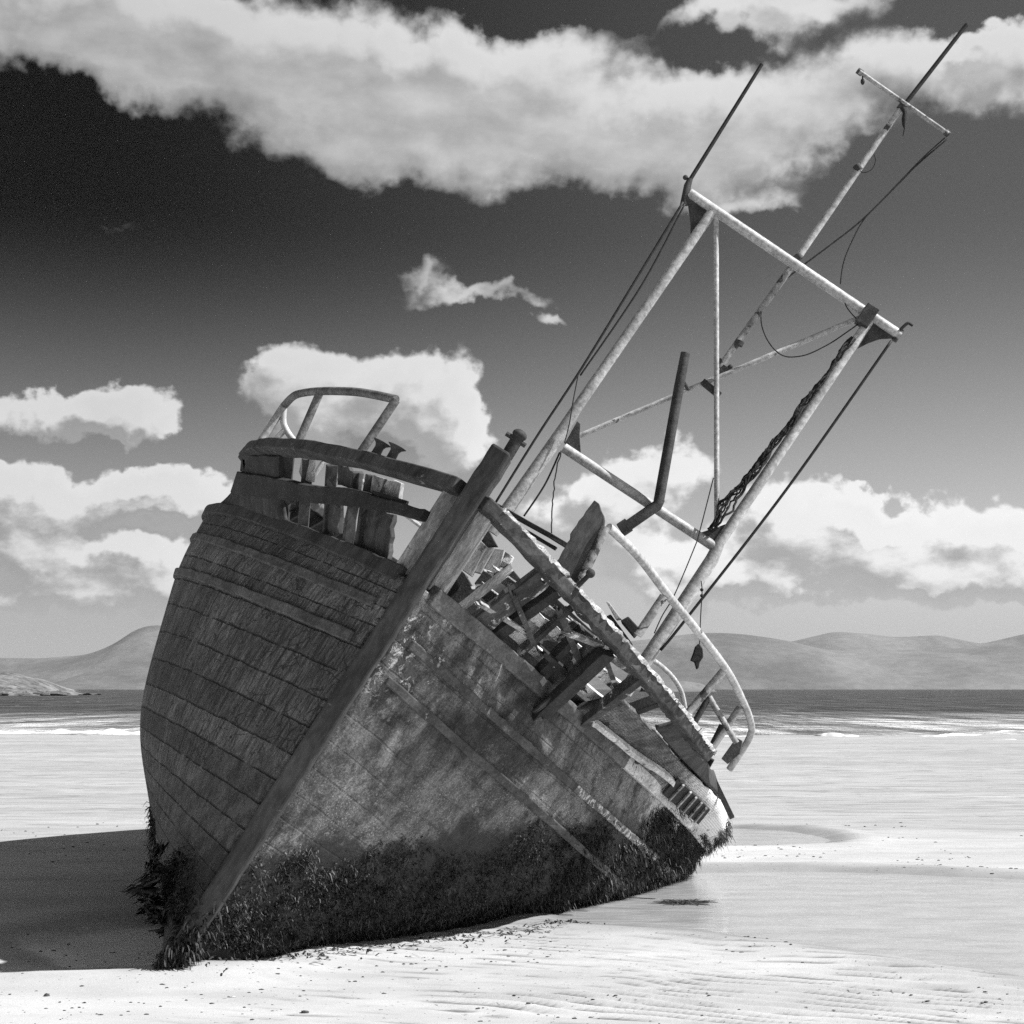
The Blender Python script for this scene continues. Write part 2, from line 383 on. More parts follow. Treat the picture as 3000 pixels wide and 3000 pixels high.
def sand_z(x, y, trough_shade=False):
    z = .022*fbm(x/2.6, y/3.5, 4, 3)+.03*fbm(x/14, y/18, 2, 9)
    z = z-np.maximum(y-24, 0)*.0046-np.maximum(y-95, 0)*.004
    z = np.maximum(z, -6.)
    for pl, dep in ((POOL_R, .075), (POOL_F, .05), (POOL_L, .06)):
        d = poly_sd(x, y, pl)+.13*fbm(x*2.0, y*1.2, 4, 21)
        k = sstep(d, .25, -.28)*(sstep(np.hypot(x+2.25, y-12.2), .35, 1.1) if dep == .06 else 1.); z = z*(1-.75*k)-dep*k
        z = z+(.03*np.exp(-((d-.45)/.3)**2) if dep < .1 else .03*np.exp(-((d-.35)/.25)**2))
    z = z+.085*np.exp(-(((x+2.2)/.8)**2+((y-12.25)/.35)**2))      # sand banked against the forefoot
    # ripple marks
    near = sstep(y, 16.5, 12.5)*sstep(x, -2.6, -.6)*sstep(y, 7, 9)
    dr = sstep(poly_sd(x, y, POOL_R), -.1, .7)*sstep(poly_sd(x, y, POOL_L), 0, .6)
    ph = (y*.86+x*.42)/.185+2.2*fbm(x*.6, y*.7, 3, 5)
    s_ = np.sin(2*np.pi*ph); s_ = np.where(s_ > 0, s_, s_*.8)
    am = .017*near*dr*sstep(fbm(x*.7+5, y*.8, 3, 31), -.45, .3)
    if trough_shade: return near*dr*sstep(-s_, .05, .7)*sstep(fbm(x*.7+5, y*.8, 3, 31), -.5, .05)*sstep(fbm(x*2.4+3, y*7., 3, 57), -.3, .05)
    return z+am*s_+.0035*near*fbm(x*9, y*9, 2, 41)
def axis(parts):
    o = []
    for a, b, st in parts: o += list(np.arange(a, b, st))
    return np.array(o+[parts[-1][1]])
def grid(xs, ys, zf):
    X, Y = np.meshgrid(xs, ys, indexing='ij'); Z = zf(X, Y); m = MB(); nx, ny = X.shape
    m.v = np.stack([X, Y, Z], -1).reshape(-1, 3).tolist()
    I = np.arange(nx*ny).reshape(nx, ny)
    m.f = np.stack([I[:-1, :-1], I[1:, :-1], I[1:, 1:], I[:-1, 1:]], -1).reshape(-1, 4).tolist()
    return m
def sand_material():
    m, n, b = material('beach_sand'); geo = n.new('ShaderNodeNewGeometry').outputs['Position']
    x, y, z = n.sep(geo)
    at = n.new('ShaderNodeAttribute', attribute_name='wet').outputs['Fac']
    st = n.vm('MULTIPLY', geo, (.35, 1, 1))
    big = n.noise(n.vm('MULTIPLY', geo, (.06, .22, 0)), 1.6, 5, .55, .4)
    mid = n.noise(st, 2.2, 6, .6); fine = n.noise(geo, 140, 3, .7); shells = n.noise(geo, 26, 2, .4)
    g = n.ss(big, .3, .7, .42, .52); g = n.mul(g, n.ss(mid, .25, .75, .86, 1.1)); g = n.mul(g, n.ss(fine, .25, .75, .82, 1.16))
    far = n.ss(y, 16, 30)
    streak = n.noise(n.vm('MULTIPLY', geo, (.5, 2.2, 0)), 1.3, 6, .65, .5)
    g = n.mul(g, n.mix(far, 1., n.ss(streak, .34, .5, .72, 1.)))
    wet = n.math('MAXIMUM', at, n.mul(far, .42))
    g = n.mul(g, n.mix(wet, 1., .60))
    trough_shade = n.new('ShaderNodeAttribute', attribute_name='trough_shade').outputs['Fac']; g = n.mul(g, n.mix(trough_shade, 1., .22))
    g = n.mix(n.ss(shells, .70, .73), g, n.mul(g, .35))
    wv = n.noise(n.vm('MULTIPLY', geo, (1.1, 3.2, 0)), 1., 5, .65, .8); g = n.mul(g, n.mix(n.ss(y, 20, 34), 1., n.mul(n.ss(wv, .33, .45, .58, 1.05), n.ss(wv, .62, .72, 1., 1.35))))
    setgray(n, b, g); n.put(b.inputs['Roughness'], n.mix(wet, .95, .34)); b.inputs['Specular IOR Level'].default_value = .4
    h = n.add(n.mul(mid, .35), n.add(n.mul(fine, .05), n.add(n.mul(streak, .35), n.mul(wv, far)))); n.put(b.inputs['Normal'], n.bump(h, .02, .8)); return m
xs = axis([(-9000, -900, 900), (-900, -90, 90), (-90, -12, 3), (-12, -5, .25), (-5, 5.4, .05), (5.4, 12, .25), (12, 90, 3), (90, 900, 90), (900, 9000, 900)])
ys = axis([(-60, 4, 4), (4, 9.6, .4), (9.6, 13.6, .022), (13.6, 16.5, .04), (16.5, 26, .12), (26, 110, 1.0), (110, 400, 20), (400, 2000, 200), (2000, 14000, 2000)])
sm = grid(xs, ys, sand_z)
V_ = np.array(sm.v); wet = np.zeros(len(V_))
for pl, r_ in ((POOL_R, .8), (POOL_F, .6), (POOL_L, .45)):
    d = poly_sd(V_[:, 0], V_[:, 1], pl)+.25*fbm(V_[:, 0]*1.3, V_[:, 1]*1.0, 3, 77); wet = np.maximum(wet, sstep(d, r_, -.05))
sand = sm.build('sand', sand_material(), smooth=True); tag(sand, kind='structure')
b_ = sand.data.attributes.new('trough_shade', 'FLOAT', 'POINT'); b_.data.foreach_set('value', sand_z(V_[:, 0], V_[:, 1], True).astype(np.float32))   # shade of the ripple troughs, put into the sand colour
a_ = sand.data.attributes.new('wet', 'FLOAT', 'POINT'); a_.data.foreach_set('value', wet.astype(np.float32))

def water_material(name, base, rough, bs, bd, sx=1., sy=1., depth=False):
    m, n, b = material(name); geo = n.new('ShaderNodeNewGeometry').outputs['Position']; x, y, z = n.sep(geo)
    p = n.vm('MULTIPLY', geo, (sx, sy, 1)); a = n.noise(p, bs, 5, .6, .3); c = n.noise(p, bs*5, 3, .6)
    if depth:                                       # shallow over pale sand by the shore, deep and dark further out
        g = n.mix(n.ss(y, 88, 190), .42, .06); g = n.mul(g, n.ss(a, .35, .65, .45, 1.45))
        sw_ = n.noise(n.vm('MULTIPLY', geo, (.35, .03, 0)), 1., 6, .7, .3); g = n.mul(g, n.ss(sw_, .38, .64, .45, 1.7)); a = n.add(a, n.mul(sw_, 1.5))
        cap = n.noise(n.vm('MULTIPLY', geo, (.5, .06, 0)), 1., 3, .6); g = n.mix(n.ss(cap, .71, .74), g, .8)
    else: g = n.ss(a, .3, .7, base*.85, base*1.15)
    setgray(n, b, g); b.inputs['Roughness'].default_value = rough; b.inputs['IOR'].default_value = 1.33; b.inputs['Specular IOR Level'].default_value = .10 if depth else .5
    n.put(b.inputs['Normal'], n.bump(n.add(a, n.mul(c, .25)), bd)); return m
pw = water_material('pool_water', .42, .06, 2.2, .012, .7, 1.6)
def sheet(name, poly, z, mat, pad=.6):
    P_ = np.array(poly); c = P_.mean(0); m = MB()
    m.v = [(*(c+(p-c)*(1+pad/np.linalg.norm(p-c))), z) for p in P_]; m.f = [tuple(range(len(P_)))]
    o = m.build(name, mat); return tag(o, kind='structure')
sheet('pool_water', POOL_R, -.040, pw); sheet('puddle_water', POOL_F, -.031, pw, .4)
sea = grid(axis([(-9000, -600, 600), (-600, 600, 40), (600, 9000, 600)]), axis([(60, 400, 10), (400, 2000, 100), (2000, 9500, 1500)]), lambda x, y: np.full(x.shape, SEA_Z)).build('sea', water_material('sea_water', .1, .35, .16, 1.2, .5, 1., True)); tag(sea, kind='structure')

# surf: low lumpy lines of foam where the sea meets the sand
fm, fn, fb_ = material('foam'); setgray(fn, fb_, fn.ss(fn.noise(fn.new('ShaderNodeTexCoord').outputs['Object'], 3, 4), .3, .7, .6, .9)); fb_.inputs['Roughness'].default_value = .9
m = MB()
for (xa, ya, xb, yb, wd_) in [(-120, 2147, 460, 2147, 1.1), (250, 2150, 640, 2152, .7), (1980, 2144, 2140, 2145, .6), (2040, 2158, 2200, 2157, .5), (2380, 2157, 2520, 2159, .8), (2690, 2158, 2870, 2152, 1.0), (2870, 2142, 3120, 2146, .8), (2880, 2168, 3100, 2168, .5), (-60, 2182, 140, 2181, .5), (340, 2181, 356, 2180, .5), (2730, 2180, 2830, 2180, .4)]:
    A_, B_ = ground(xa, ya, SEA_Z), ground(xb, yb, SEA_Z); n_ = max(8, int(np.linalg.norm(B_-A_)/.15)); rings = []
    for i in range(n_+1):
        u = i/n_; c = A_+(B_-A_)*u; c[1] += 1.2*float(fbm(np.array(u*6+ya), np.array(xa*.1), 3, 2)); e = math.sin(math.pi*u)**.4
        w_ = wd_*e*(.5+.5*abs(float(fbm(np.array(c[0]*.9), np.array(ya*1.), 3, 8)))*2); h_ = .16*w_*(.5+float(vnoise(np.array(c[0]*2.), np.array(3.), 4)))
        rings.append([c+np.array([0, -w_, -.02]), c+np.array([0, -w_*.4, h_]), c+np.array([0, w_*.5, h_*.6]), c+np.array([0, w_, -.02])])
    m.quad_loop(rings, False, False)
tag(m.build('surf_foam', fm, smooth=True), 'white lines of broken surf along the edge of the sea', 'surf', kind='stuff')

def hill_material():
    m, n, b = material('hillside'); geo = n.new('ShaderNodeNewGeometry').outputs['Position']
    a = n.noise(n.vm('MULTIPLY', geo, (1, .5, 1.5)), .0016, 6, .6, .4); setgray(n, b, n.mul(n.ss(a, .38, .64, .11, .20), n.ss(n.noise(geo, .02, 5, .7), .3, .7, .85, 1.15))); b.inputs['Roughness'].default_value = 1; return m
hm = hill_material()
def hills(name, prof, Y, depth, mat, seed, rough=.06, nx=160):
    px = np.array([p[0] for p in prof], float); X = (px-1500)/F*Y; H = EYE+(HOR-np.array([p[1] for p in prof], float))/F*Y
    xs_ = np.linspace(X[0], X[-1], nx); hs = np.interp(xs_, X, H)
    k = np.hanning(7); k /= k.sum(); hs = np.convolve(np.pad(hs, 3, 'edge'), k, 'valid')
    ys_ = np.linspace(-1, 1, 41)
    XX, UU = np.meshgrid(xs_, ys_, indexing='ij')
    prof_ = np.clip(1-np.abs(UU)**1.25, 0, 1)
    hh = hs[:, None]*prof_; w = hs.max()
    rel = fbm(XX/(w*2.2), UU*2.2+XX/(w*5), 5, seed); hh = hh+rough*w*rel*(1-prof_**3)*prof_*6
    m = MB(); m.v = np.stack([XX, Y+UU*depth, hh-2*(prof_ < .02)], -1).reshape(-1, 3).tolist()
    I = np.arange(XX.size).reshape(XX.shape); m.f = np.stack([I[:-1, :-1], I[1:, :-1], I[1:, 1:], I[:-1, 1:]], -1).reshape(-1, 4).tolist()
    return tag(m.build(name, mat, smooth=True), kind='structure')
hills('mountain', [(-900,1960),(-300,1950),(0,1928),(120,1930),(250,1920),(300,1905),(350,1880),(390,1850),(430,1835),(470,1832),(560,1850),(700,1885),(900,1930),(1100,1960)], 7600, 800, hm, 1, .07)
hills('coastal_hills', [(150,2016),(280,1962),(430,1950),(600,1955),(900,1965),(1200,1960),(1500,1930),(1800,1885),(1950,1868),(2000,1860),(2090,1854),(2180,1859),(2320,1880),(2400,1903),(2500,1909),(2700,1905),(2800,1900),(2900,1893),(3000,1890),(3300,1880),(3700,1930)], 6500, 800, hm, 5, .06)
hills('mountain_range', [(1800,1900),(2000,1875),(2200,1900),(2320,1880),(2440,1852),(2520,1856),(2620,1868),(2750,1862),(2870,1888),(3000,1858),(3200,1840),(3600,1900)], 8500, 900, hm, 12, .06)
hills('low_spit', [(1880,2016),(1940,2000),(2000,1995),(2050,2002),(2080,2017)], 1400, 40, hm, 15, .12, 60)
hd_m = weathered('headland_turf', .07, .24, .09, (1, 1, 2), patch=(.05, .56, .12), bump=.3, rough=1)
hills('headland', [(-900,1900),(-500,1930),(-250,1950),(-60,1962),(0,1968),(60,1974),(100,1986),(135,2000),(165,2015),(195,2030),(220,2040)], 620, 45, hd_m, 31, .05, 260)
m = MB()
for i in range(60):
    px = random.uniform(-250, 185); c = atY(px, HOR, 575+random.uniform(0, 14)); c[2] = .2
    m.ball(c, (random.uniform(1, 3.6), 2., random.uniform(.3, 1.1)), 8, 5, .12)
tag(m.build('shore_rocks', M['rock']), 'dark jumble of rocks along the foot of the left headland', 'rocks', kind='stuff')

# ------------------------------------------------------------------ the wreck
boat = empty('wrecked_fishing_boat')
boat.matrix_world = Matrix(((VV[0], AA[0], WW[0], OX), (VV[1], AA[1], WW[1], OY), (VV[2], AA[2], WW[2], OZ), (0, 0, 0, 1)))
tag(boat, 'derelict wooden fishing boat listing heavily on the wet sand, its bulwarks broken open', 'boat')

def hull_material(name, port):
    m, n, b = material(name); uv = n.new('ShaderNodeUVMap').outputs[0]; u, v, _ = n.sep(uv)
    geo = n.new('ShaderNodeNewGeometry').outputs['Position']; px_, py_, pz = n.sep(geo)
    ob = n.new('ShaderNodeTexCoord').outputs['Object']
    wob = n.add(n.mul(n.math('SUBTRACT', n.noise(ob, 2.2, 4), .5), .16), n.mul(n.math('SUBTRACT', n.noise(ob, 19, 3), .5), .07))
    vv = n.add(v, wob); fr = n.math('FRACT', vv); fl = n.math('FLOOR', vv)
    sd = n.math('MINIMUM', fr, n.math('SUBTRACT', 1., fr))
    brk = n.noise(ob, 5, 4, .6)
    seam = n.mul(n.ss(sd, n.mul(brk, .10), .012), n.ss(brk, .34, .5))
    wn = n.new('ShaderNodeTexWhiteNoise', noise_dimensions='1D'); n.put(wn.inputs['W'], fl); rnd = wn.outputs[0]
    bf = n.math('FRACT', n.add(n.mul(u, .42), n.mul(rnd, 7.3))); bd = n.math('MINIMUM', bf, n.math('SUBTRACT', 1., bf))
    butt = n.mul(n.ss(bd, .010, .003), .8)
    big = n.noise(ob, 1.1, 6, .6, .6); mid = n.noise(ob, 6, 7, .7); fine = n.noise(ob, 48, 5, .75); grain = n.noise(ob, 130, 2, .7)
    uv2 = n.comb(u, v, 0)
    str_ = n.noise(n.vm('MULTIPLY', uv2, (30, .8, 1)), 1., 6, .72, .4)
    bolts = n.ss(n.voro(n.vm('MULTIPLY', uv2, (2.2, 1, 0)), 1.), .075, .05)
    if port:
        g = n.ss(big, .38, .62, .045, .16); g = n.mul(g, n.ss(mid, .34, .66, .45, 1.55))
        stain = n.ss(n.noise(ob, 1.9, 7, .7, .8), .56, .66); g = n.mix(n.mul(stain, .65), g, .03); g = n.mul(g, n.ss(fine, .25, .75, .6, 1.4)); g = n.mul(g, n.ss(grain, .3, .7, .75, 1.25))
        run = n.noise(n.vm('MULTIPLY', uv2, (7, .25, 1)), 1., 5, .65, .6); g = n.mul(g, n.ss(run, .35, .6, .6, 1.1))
        g = n.mix(n.mul(seam, .3), g, .02)
        fl_ = n.noise(ob, 11, 9, .75, .6); nearstem = n.ss(u, 1.1, .1); hi = n.ss(v, 21, 25.5)
        g = n.mix(n.mul(n.ss(n.add(fl_, n.mul(nearstem, .13)), .69, .71), hi), g, n.ss(fine, .3, .7, .35, .7))
        dots = n.ss(n.voro(n.vm('ADD', ob, n.vm('SCALE', n.noisec(ob, 30, 2), .02)), 46), .44, .22)
        clus = n.ss(n.noise(ob, 3.2, 7, .75), .42, .56)
        zn = n.add(pz, n.mul(n.math('SUBTRACT', n.noise(ob, 1.6, 6, .65), .5), 1.3))
        zone = n.mul(n.ss(zn, .55, .85), n.ss(zn, 1.7, 1.0))
        aft = n.ss(u, .8, 4.2, .35, 1.)
        bar = n.mul(n.mul(dots, clus), n.mul(zone, aft)); g = n.mix(bar, g, .72)
        g = n.mix(n.mul(n.mul(zone, aft), n.mul(clus, .5)), g, n.ss(fine, .3, .7, .2, .55))
        lime = n.mul(n.mul(n.ss(n.add(u, n.mul(mid, 1.6)), 5.0, 5.6), n.ss(v, 22.5, 26.5)), n.ss(n.noise(ob, 5, 8, .75), .34, .42)); g = n.mix(n.mul(lime, n.ss(fine, .2, .36)), g, .85)
        h = n.add(n.mul(seam, -.35), n.add(n.mul(mid, .5), n.add(n.mul(fine, .4), n.add(n.mul(grain, .12), n.mul(bar, 1.)))))
    else:
        g = n.ss(big, .33, .68, .085, .165); g = n.mul(g, n.ss(rnd, 0, 1, .7, 1.3, False))
        g = n.mul(g, n.ss(str_, .34, .66, .35, 1.75)); g = n.mul(g, n.ss(fine, .25, .75, .65, 1.35)); g = n.mul(g, n.ss(mid, .3, .7, .75, 1.25))
        low = n.ss(n.add(pz, n.mul(n.math('SUBTRACT', n.noise(ob, .9, 6, .6), .5), 1.7)), 1.45, 1.25)
        g = n.mix(n.mul(low, .85), g, n.mul(n.ss(mid, .3, .7, .035, .16), n.ss(fine, .25, .75, .7, 1.3)))
        fk = n.noise(n.vm('MULTIPLY', uv2, (9, 2.2, 1)), 1., 8, .75, .5); dry = n.math('SUBTRACT', 1., low)
        flk = n.mul(n.ss(fk, .60, .62), dry); g = n.mix(n.mul(flk, .75), g, .035)      # paint flaked down to dark wood
        tar = n.ss(n.noise(ob, 1.5, 5, .6, .5), .60, .68); g = n.mix(n.mul(tar, .7), g, .03)
        ck = n.new('ShaderNodeTexVoronoi', feature='DISTANCE_TO_EDGE'); n.put(ck.inputs['Vector'], n.vm('ADD', n.vm('MULTIPLY', uv2, (5.5, 1.5, 0)), n.vm('SCALE', n.noisec(ob, 9, 3), .35))); ck.inputs['Scale'].default_value = 1.
        crk = n.mul(n.ss(ck.outputs[0], .045, .012), n.ss(n.noise(ob, 2.6, 4), .44, .56)); g = n.mix(n.mul(n.mul(crk, dry), .8), g, .02)
        g = n.mix(n.mul(bolts, dry), g, .03)
        g = n.mix(n.mul(seam, .85), g, .02); g = n.mix(n.mul(butt, dry), g, .02)
        g = n.mix(n.ss(n.noise(ob, 9, 8, .75, .8), .71, .73), g, .33)
        h = n.add(n.mul(seam, -1.), n.add(n.mul(str_, .55), n.add(n.mul(fine, .4), n.add(n.mul(flk, -.6), n.add(n.mul(butt, -.5), n.mul(rnd, .35))))))
    zw = n.add(pz, n.mul(n.math('SUBTRACT', n.noise(ob, 3., 6, .7), .5), .75))
    weedy = n.ss(zw, .98, .78)
    if port: weedy = n.mul(weedy, n.math('SUBTRACT', 1., n.ss(v, 25., 28.)))
    wd = n.mul(n.ss(n.noise(ob, 14, 6, .75), .3, .7, .006, .032), n.ss(grain, .3, .7, .7, 1.3))
    shine = n.ss(n.noise(ob, 26, 3, .7), .68, .72); wd = n.mix(n.mul(shine, .35), wd, .22); g = n.mix(n.mul(weedy, .93), g, wd)
    setgray(n, b, g); n.put(b.inputs['Roughness'], n.mix(weedy, .75, .55)); n.put(b.inputs['Normal'], n.bump(h, .018)); return m
NS = 30
def shell(side, t0, t1, nt, s0, s1, ns, name, mat, label, jag=None, thick=.06, parent=boat):
    ts = np.linspace(t0, t1, nt); ss_ = np.linspace(s0, s1, ns); T, S = np.meshgrid(ts, ss_, indexing='ij')
    if jag is not None: S = s0+(S-s0)*(jag(ts)[:, None]-s0)/(s1-s0)
    Pq = surf(side, T, S); m = MB(); m.v = Pq.reshape(-1, 3).tolist(); I = np.arange(T.size).reshape(T.shape)
    q = np.stack([I[:-1, :-1], I[1:, :-1], I[1:, 1:], I[:-1, 1:]], -1).reshape(-1, 4)
    if side < 0: q = q[:, ::-1]
    m.f = q.tolist(); uv = np.stack([T*LM, S*NS-2], -1).reshape(-1, 2)
    me = bpy.data.meshes.new(name); me.from_pydata(m.v, [], m.f); me.update(); o = bpy.data.objects.new(name, me); col.objects.link(o); o.parent = parent
    me.materials.append(mat); me.polygons.foreach_set('use_smooth', [True]*len(me.polygons))
    l = me.uv_layers.new(name='UVMap'); vi = np.empty(len(me.loops), int); me.loops.foreach_get('vertex_index', vi); l.data.foreach_set('uv', uv[vi].ravel())
    nz = np.array([p.normal[0] for p in me.polygons]).mean()
    so_ = o.modifiers.new('solid', 'SOLIDIFY'); so_.thickness = thick; so_.offset = -1 if nz*side > 0 else 1; so_.use_even_offset = False
    o['label'] = label; return o
HP, HS = hull_material('port_planking', True), hull_material('starboard_planking', False)
shell(1, 0, 1.75, 150, 0, 1, 70, 'planking', HP, 'smoother barnacled planking of the lower side, weedy at the bottom')
shell(-1, 0, 1.75, 150, 0, 1, 70, 'planking', HS, 'weathered seamed planking of the raised side')
# transom closing the stern
tr = surf(1, np.full(24, 1.75), np.linspace(0, 1, 24)); ts_ = surf(-1, np.full(24, 1.75), np.linspace(0, 1, 24))
m = MB(); m.slab(list(tr)+list(ts_[::-1]), (0, 1, 0), .08); m.build('transom', M['wood'], boat)
# deck with camber
m = MB(); rings = []
for t in np.linspace(.03, 1.73, 60):
    p = surf(1, t, .985); b = p[0]-.05; rings.append([(b*u, p[1], p[2]-.05+.10*(1-u*u)) for u in np.linspace(-1, 1, 13)]+[(b*u, p[1], p[2]-.12+.10*(1-u*u)) for u in np.linspace(1, -1, 13)])
m.quad_loop(rings); m.build('deck', M['wood'], boat, smooth=2)
# stem, apron behind it, pin on its head
def stem_at(w, v, back): return (v, -RK*w+back, w)
m = MB(); hw = 4.30; rings = []
for w in np.linspace(-.3, hw, 60):
    j_ = rng.normal(0, .002)
    rings.append([stem_at(w, -.056+j_, -.10), stem_at(w, .092+j_, -.10), stem_at(w, .092+j_, .22), stem_at(w, -.056+j_, .22)])
m.quad_loop(rings); m.build('stem_post', M['stem'], boat, bevel=.018, label='long square stem timber standing above the rails')
m = MB(); rings = []
for w in np.linspace(3.22, 3.95, 8): rings.append([stem_at(w, -.2, .12), stem_at(w, .2, .12), stem_at(w, .2, .34), stem_at(w, -.2, .34)])
m.quad_loop(rings); m.build('apron', M['pale'], boat, bevel=.015)
m = MB(); m.tube([stem_at(4.28, .06, .05), stem_at(4.44, .055, .05)], .045, 10); m.ball(stem_at(4.46, .055, .05), (.055, .055, .04)); m.tube([stem_at(4.42, -.03, .05), stem_at(4.42, .13, .05)], .018, 8)
m.build('mooring_pin', M['steel'], boat, smooth=2)

# rails and rubbing strakes that run the length of the hull
def along(side, s, t0, t1, n, off=0.):
    ts = np.linspace(t0, t1, n); sf = s if callable(s) else (lambda t: s)
    P_ = [surf(side, t, sf(t)) for t in ts]; N_ = [snorm(side, t, sf(t)) for t in ts]
    return [p+q*off for p, q in zip(P_, N_)], N_
def strake(side, s, t0, t1, wid, thk, name, mat, n=70, off=0., jit=.003, label=None):
    p, q = along(side, s, t0, t1, n, off); m = MB(); m.sweep(p, q, wid, thk, jit); return m.build(name, mat, boat, bevel=.01, label=label)
for sd, t1, lb in ((-1, 1.72, 'cap rail of the raised side'), (1, .535, 'flaking cap rail of the low side')):
    p, _ = along(sd, 2., 0., t1, 70); m = MB(); m.sweep([q+np.array([(.055 if sd < 0 else 0)*sstep(i, 2, 20), 0, -.03]) for i, q in enumerate(p)], (0, 0, 1), .15, .105, .005); m.build('cap_rail', M['rail'] if sd > 0 else M['wood'], boat, bevel=.012, label=lb)
p, _ = along(1, 2., .01, .535, 110); m = MB(); m.sweep([q+np.array([.068+rng.normal(0, .004), 0, .022+rng.normal(0, .004)]) for q in p], (0, 0, 1), [.03+.02*abs(rng.normal()) for _q in p], .03, .004); m.build('sunlit_rail_edge', M['lit_peel'], boat, label='white strip added for the sunlit upper edge of the low cap rail')  # added white strip stands in for sunlight on the rail's top
strake(-1, 1.0, .012, 1.7, .12, .08, 'rubbing_strake', M['wood'])
strake(-1, .935, .02, 1.7, .08, .05, 'rubbing_strake', M['hullwood'])
strake(-1, .875, .02, 1.7, .085, .06, 'rubbing_strake', M['hullwood'])
strake(1, 1.0, .012, .45, .14, .09, 'rubbing_strake', M['hullwood'], jit=.002)
strake(1, 1.0, .45, 1.35, .13, .10, 'rubbing_strake', M['whitewood'], jit=.0015, label='white painted after half of the rubbing strake')
strake(1, .91, .02, .36, .07, .06, 'rubbing_strake', M['batten']); strake(1, .91, .36, 1.3, .07, .06, 'rubbing_strake', M['wornwood'], label='pale worn after part of the lower strake')
strake(1, .855, .02, 1.3, .07, .06, 'rubbing_strake', M['batten'])

# ---- starboard bulwark: mid timber, stanchions, boards left between them
def strip(side, top, bot, n, off, thk, name, mat, label=None, bevel=.008):
    T_, B_ = dense(top, n), dense(bot, n); rings = []
    for a, b in zip(T_, B_):
        ta, tb = ts_at(*a, side), ts_at(*b, side); pa, pb = surf(side, *ta), surf(side, *tb); na, nb = snorm(side, *ta), snorm(side, *tb)
        j = rng.normal(0, .003, 3)
        rings.append([pa+na*(off+thk/2)+j, pb+nb*(off+thk/2)+j, pb+nb*(off-thk/2), pa+na*(off-thk/2)])
    m = MB(); m.quad_loop(rings); return m.build(name, mat, boat, bevel=bevel, label=label)
def board(side, poly, off, thk, name, mat, label=None, bevel=.006, rag=0.):
    q = []
    for a in poly:
        t, s = ts_at(*a, side); q.append(surf(side, t, s)+snorm(side, t, s)*off)
    if rag:
        rag *= 1.5; r_ = []
        for i in range(len(q)):
            a, b = q[i], q[(i+1) % len(q)]; k = max(1, int(np.linalg.norm(b-a)/.05))
            for j in range(k): r_.append(a+(b-a)*j/k+(rng.normal(0, rag, 3) if j else 0))
        q = r_
    c = np.mean([ts_at(*a, side) for a in poly[:3]], 0); n_ = snorm(side, c[0], c[1])
    m = MB(); m.slab(q, n_, thk); return m.build(name, mat, boat, bevel=bevel, label=label)
strip(-1, z1((1420,860),(1200,795),(950,715),(690,690),(480,640),(240,605)), z1((1385,925),(1150,862),(900,822),(690,795),(480,770),(195,742)), 26, .02, .07, 'bulwark_plank', M['dark'], 'thick dark bulwark plank along the raised side')
strip(-1, z1((480,505),(360,500),(235,498)), z1((480,640),(360,625),(238,605)), 8, .0, .05, 'bulwark_plank', M['dark'], 'short tarred bulwark plank under the cap rail')
for a in [z1((560,520),(630,532),(622,680),(560,650)), z1((790,560),(925,610),(915,720),(785,690)), z1((1000,620),(1190,665),(1170,790),(975,720)),
          z1((95,850),(200,740),(240,745),(150,880)), z1((250,745),(345,755),(330,890),(250,870)), z1((350,760),(480,775),(460,930),(350,900)), z1((722,790),(800,800),(795,1000),(720,1000)), z1((930,815),(1140,860),(1095,1180),(880,1100))]:
    board(-1, a, -.08, .035, 'lining_board', M['wood'] if rng.random() < .7 else M['pale'], rag=.004)
for (a, b, w) in [((600,530),(572,1000),.045), ((748,560),(722,1010),.04), ((1000,620),(915,1105),.06), ((480,500),(455,940),.06), ((910,600),(845,1060),.035)]:
    (qa,), (qb,) = z1(a), z1(b); m = MB(); ta, tb = ts_at(*qa, -1), ts_at(*qb, -1); m.beam(surf(-1, *ta)-snorm(-1, *ta)*.07, surf(-1, *tb)-snorm(-1, *tb)*.07, snorm(-1, *tb), w, .09, 6, .003)
    m.build('stanchion', M['wood'], boat, bevel=.008)
# stanchions further aft on the raised side, and inner boards seen from within
for t in np.linspace(.62, 1.6, 12):
    m = MB(); m.beam(surf(-1, t, .98)-snorm(-1, t, 1.2)*.07, surf(-1, t, 1.97)-snorm(-1, t, 1.2)*.07, snorm(-1, t, 1.5), .1, .09, 4, .003); m.build('stanchion', M['wood'], boat, bevel=.008)
TC = .335
shell(-1, TC, 1.72, 60, 1.02, 1.95, 14, 'bulwark_plank', M['tar'], 'closed after part of the bulwark on the raised side', thick=.04)
m = MB(); q_ = [at_a(*z1((1175,775))[0], 1.0)]
c = ts_at(*z1((1215,790))[0], -1); m.slab([surf(-1, c[0]+du, c[1]+dv)-np.array([0, 0, 0]) for du, dv in ((-.01, -.03), (.035, -.03), (.035, .03), (-.01, .03))], snorm(-1, *c), .06); m.build('plank_end', M['dark'], boat, bevel=.005)

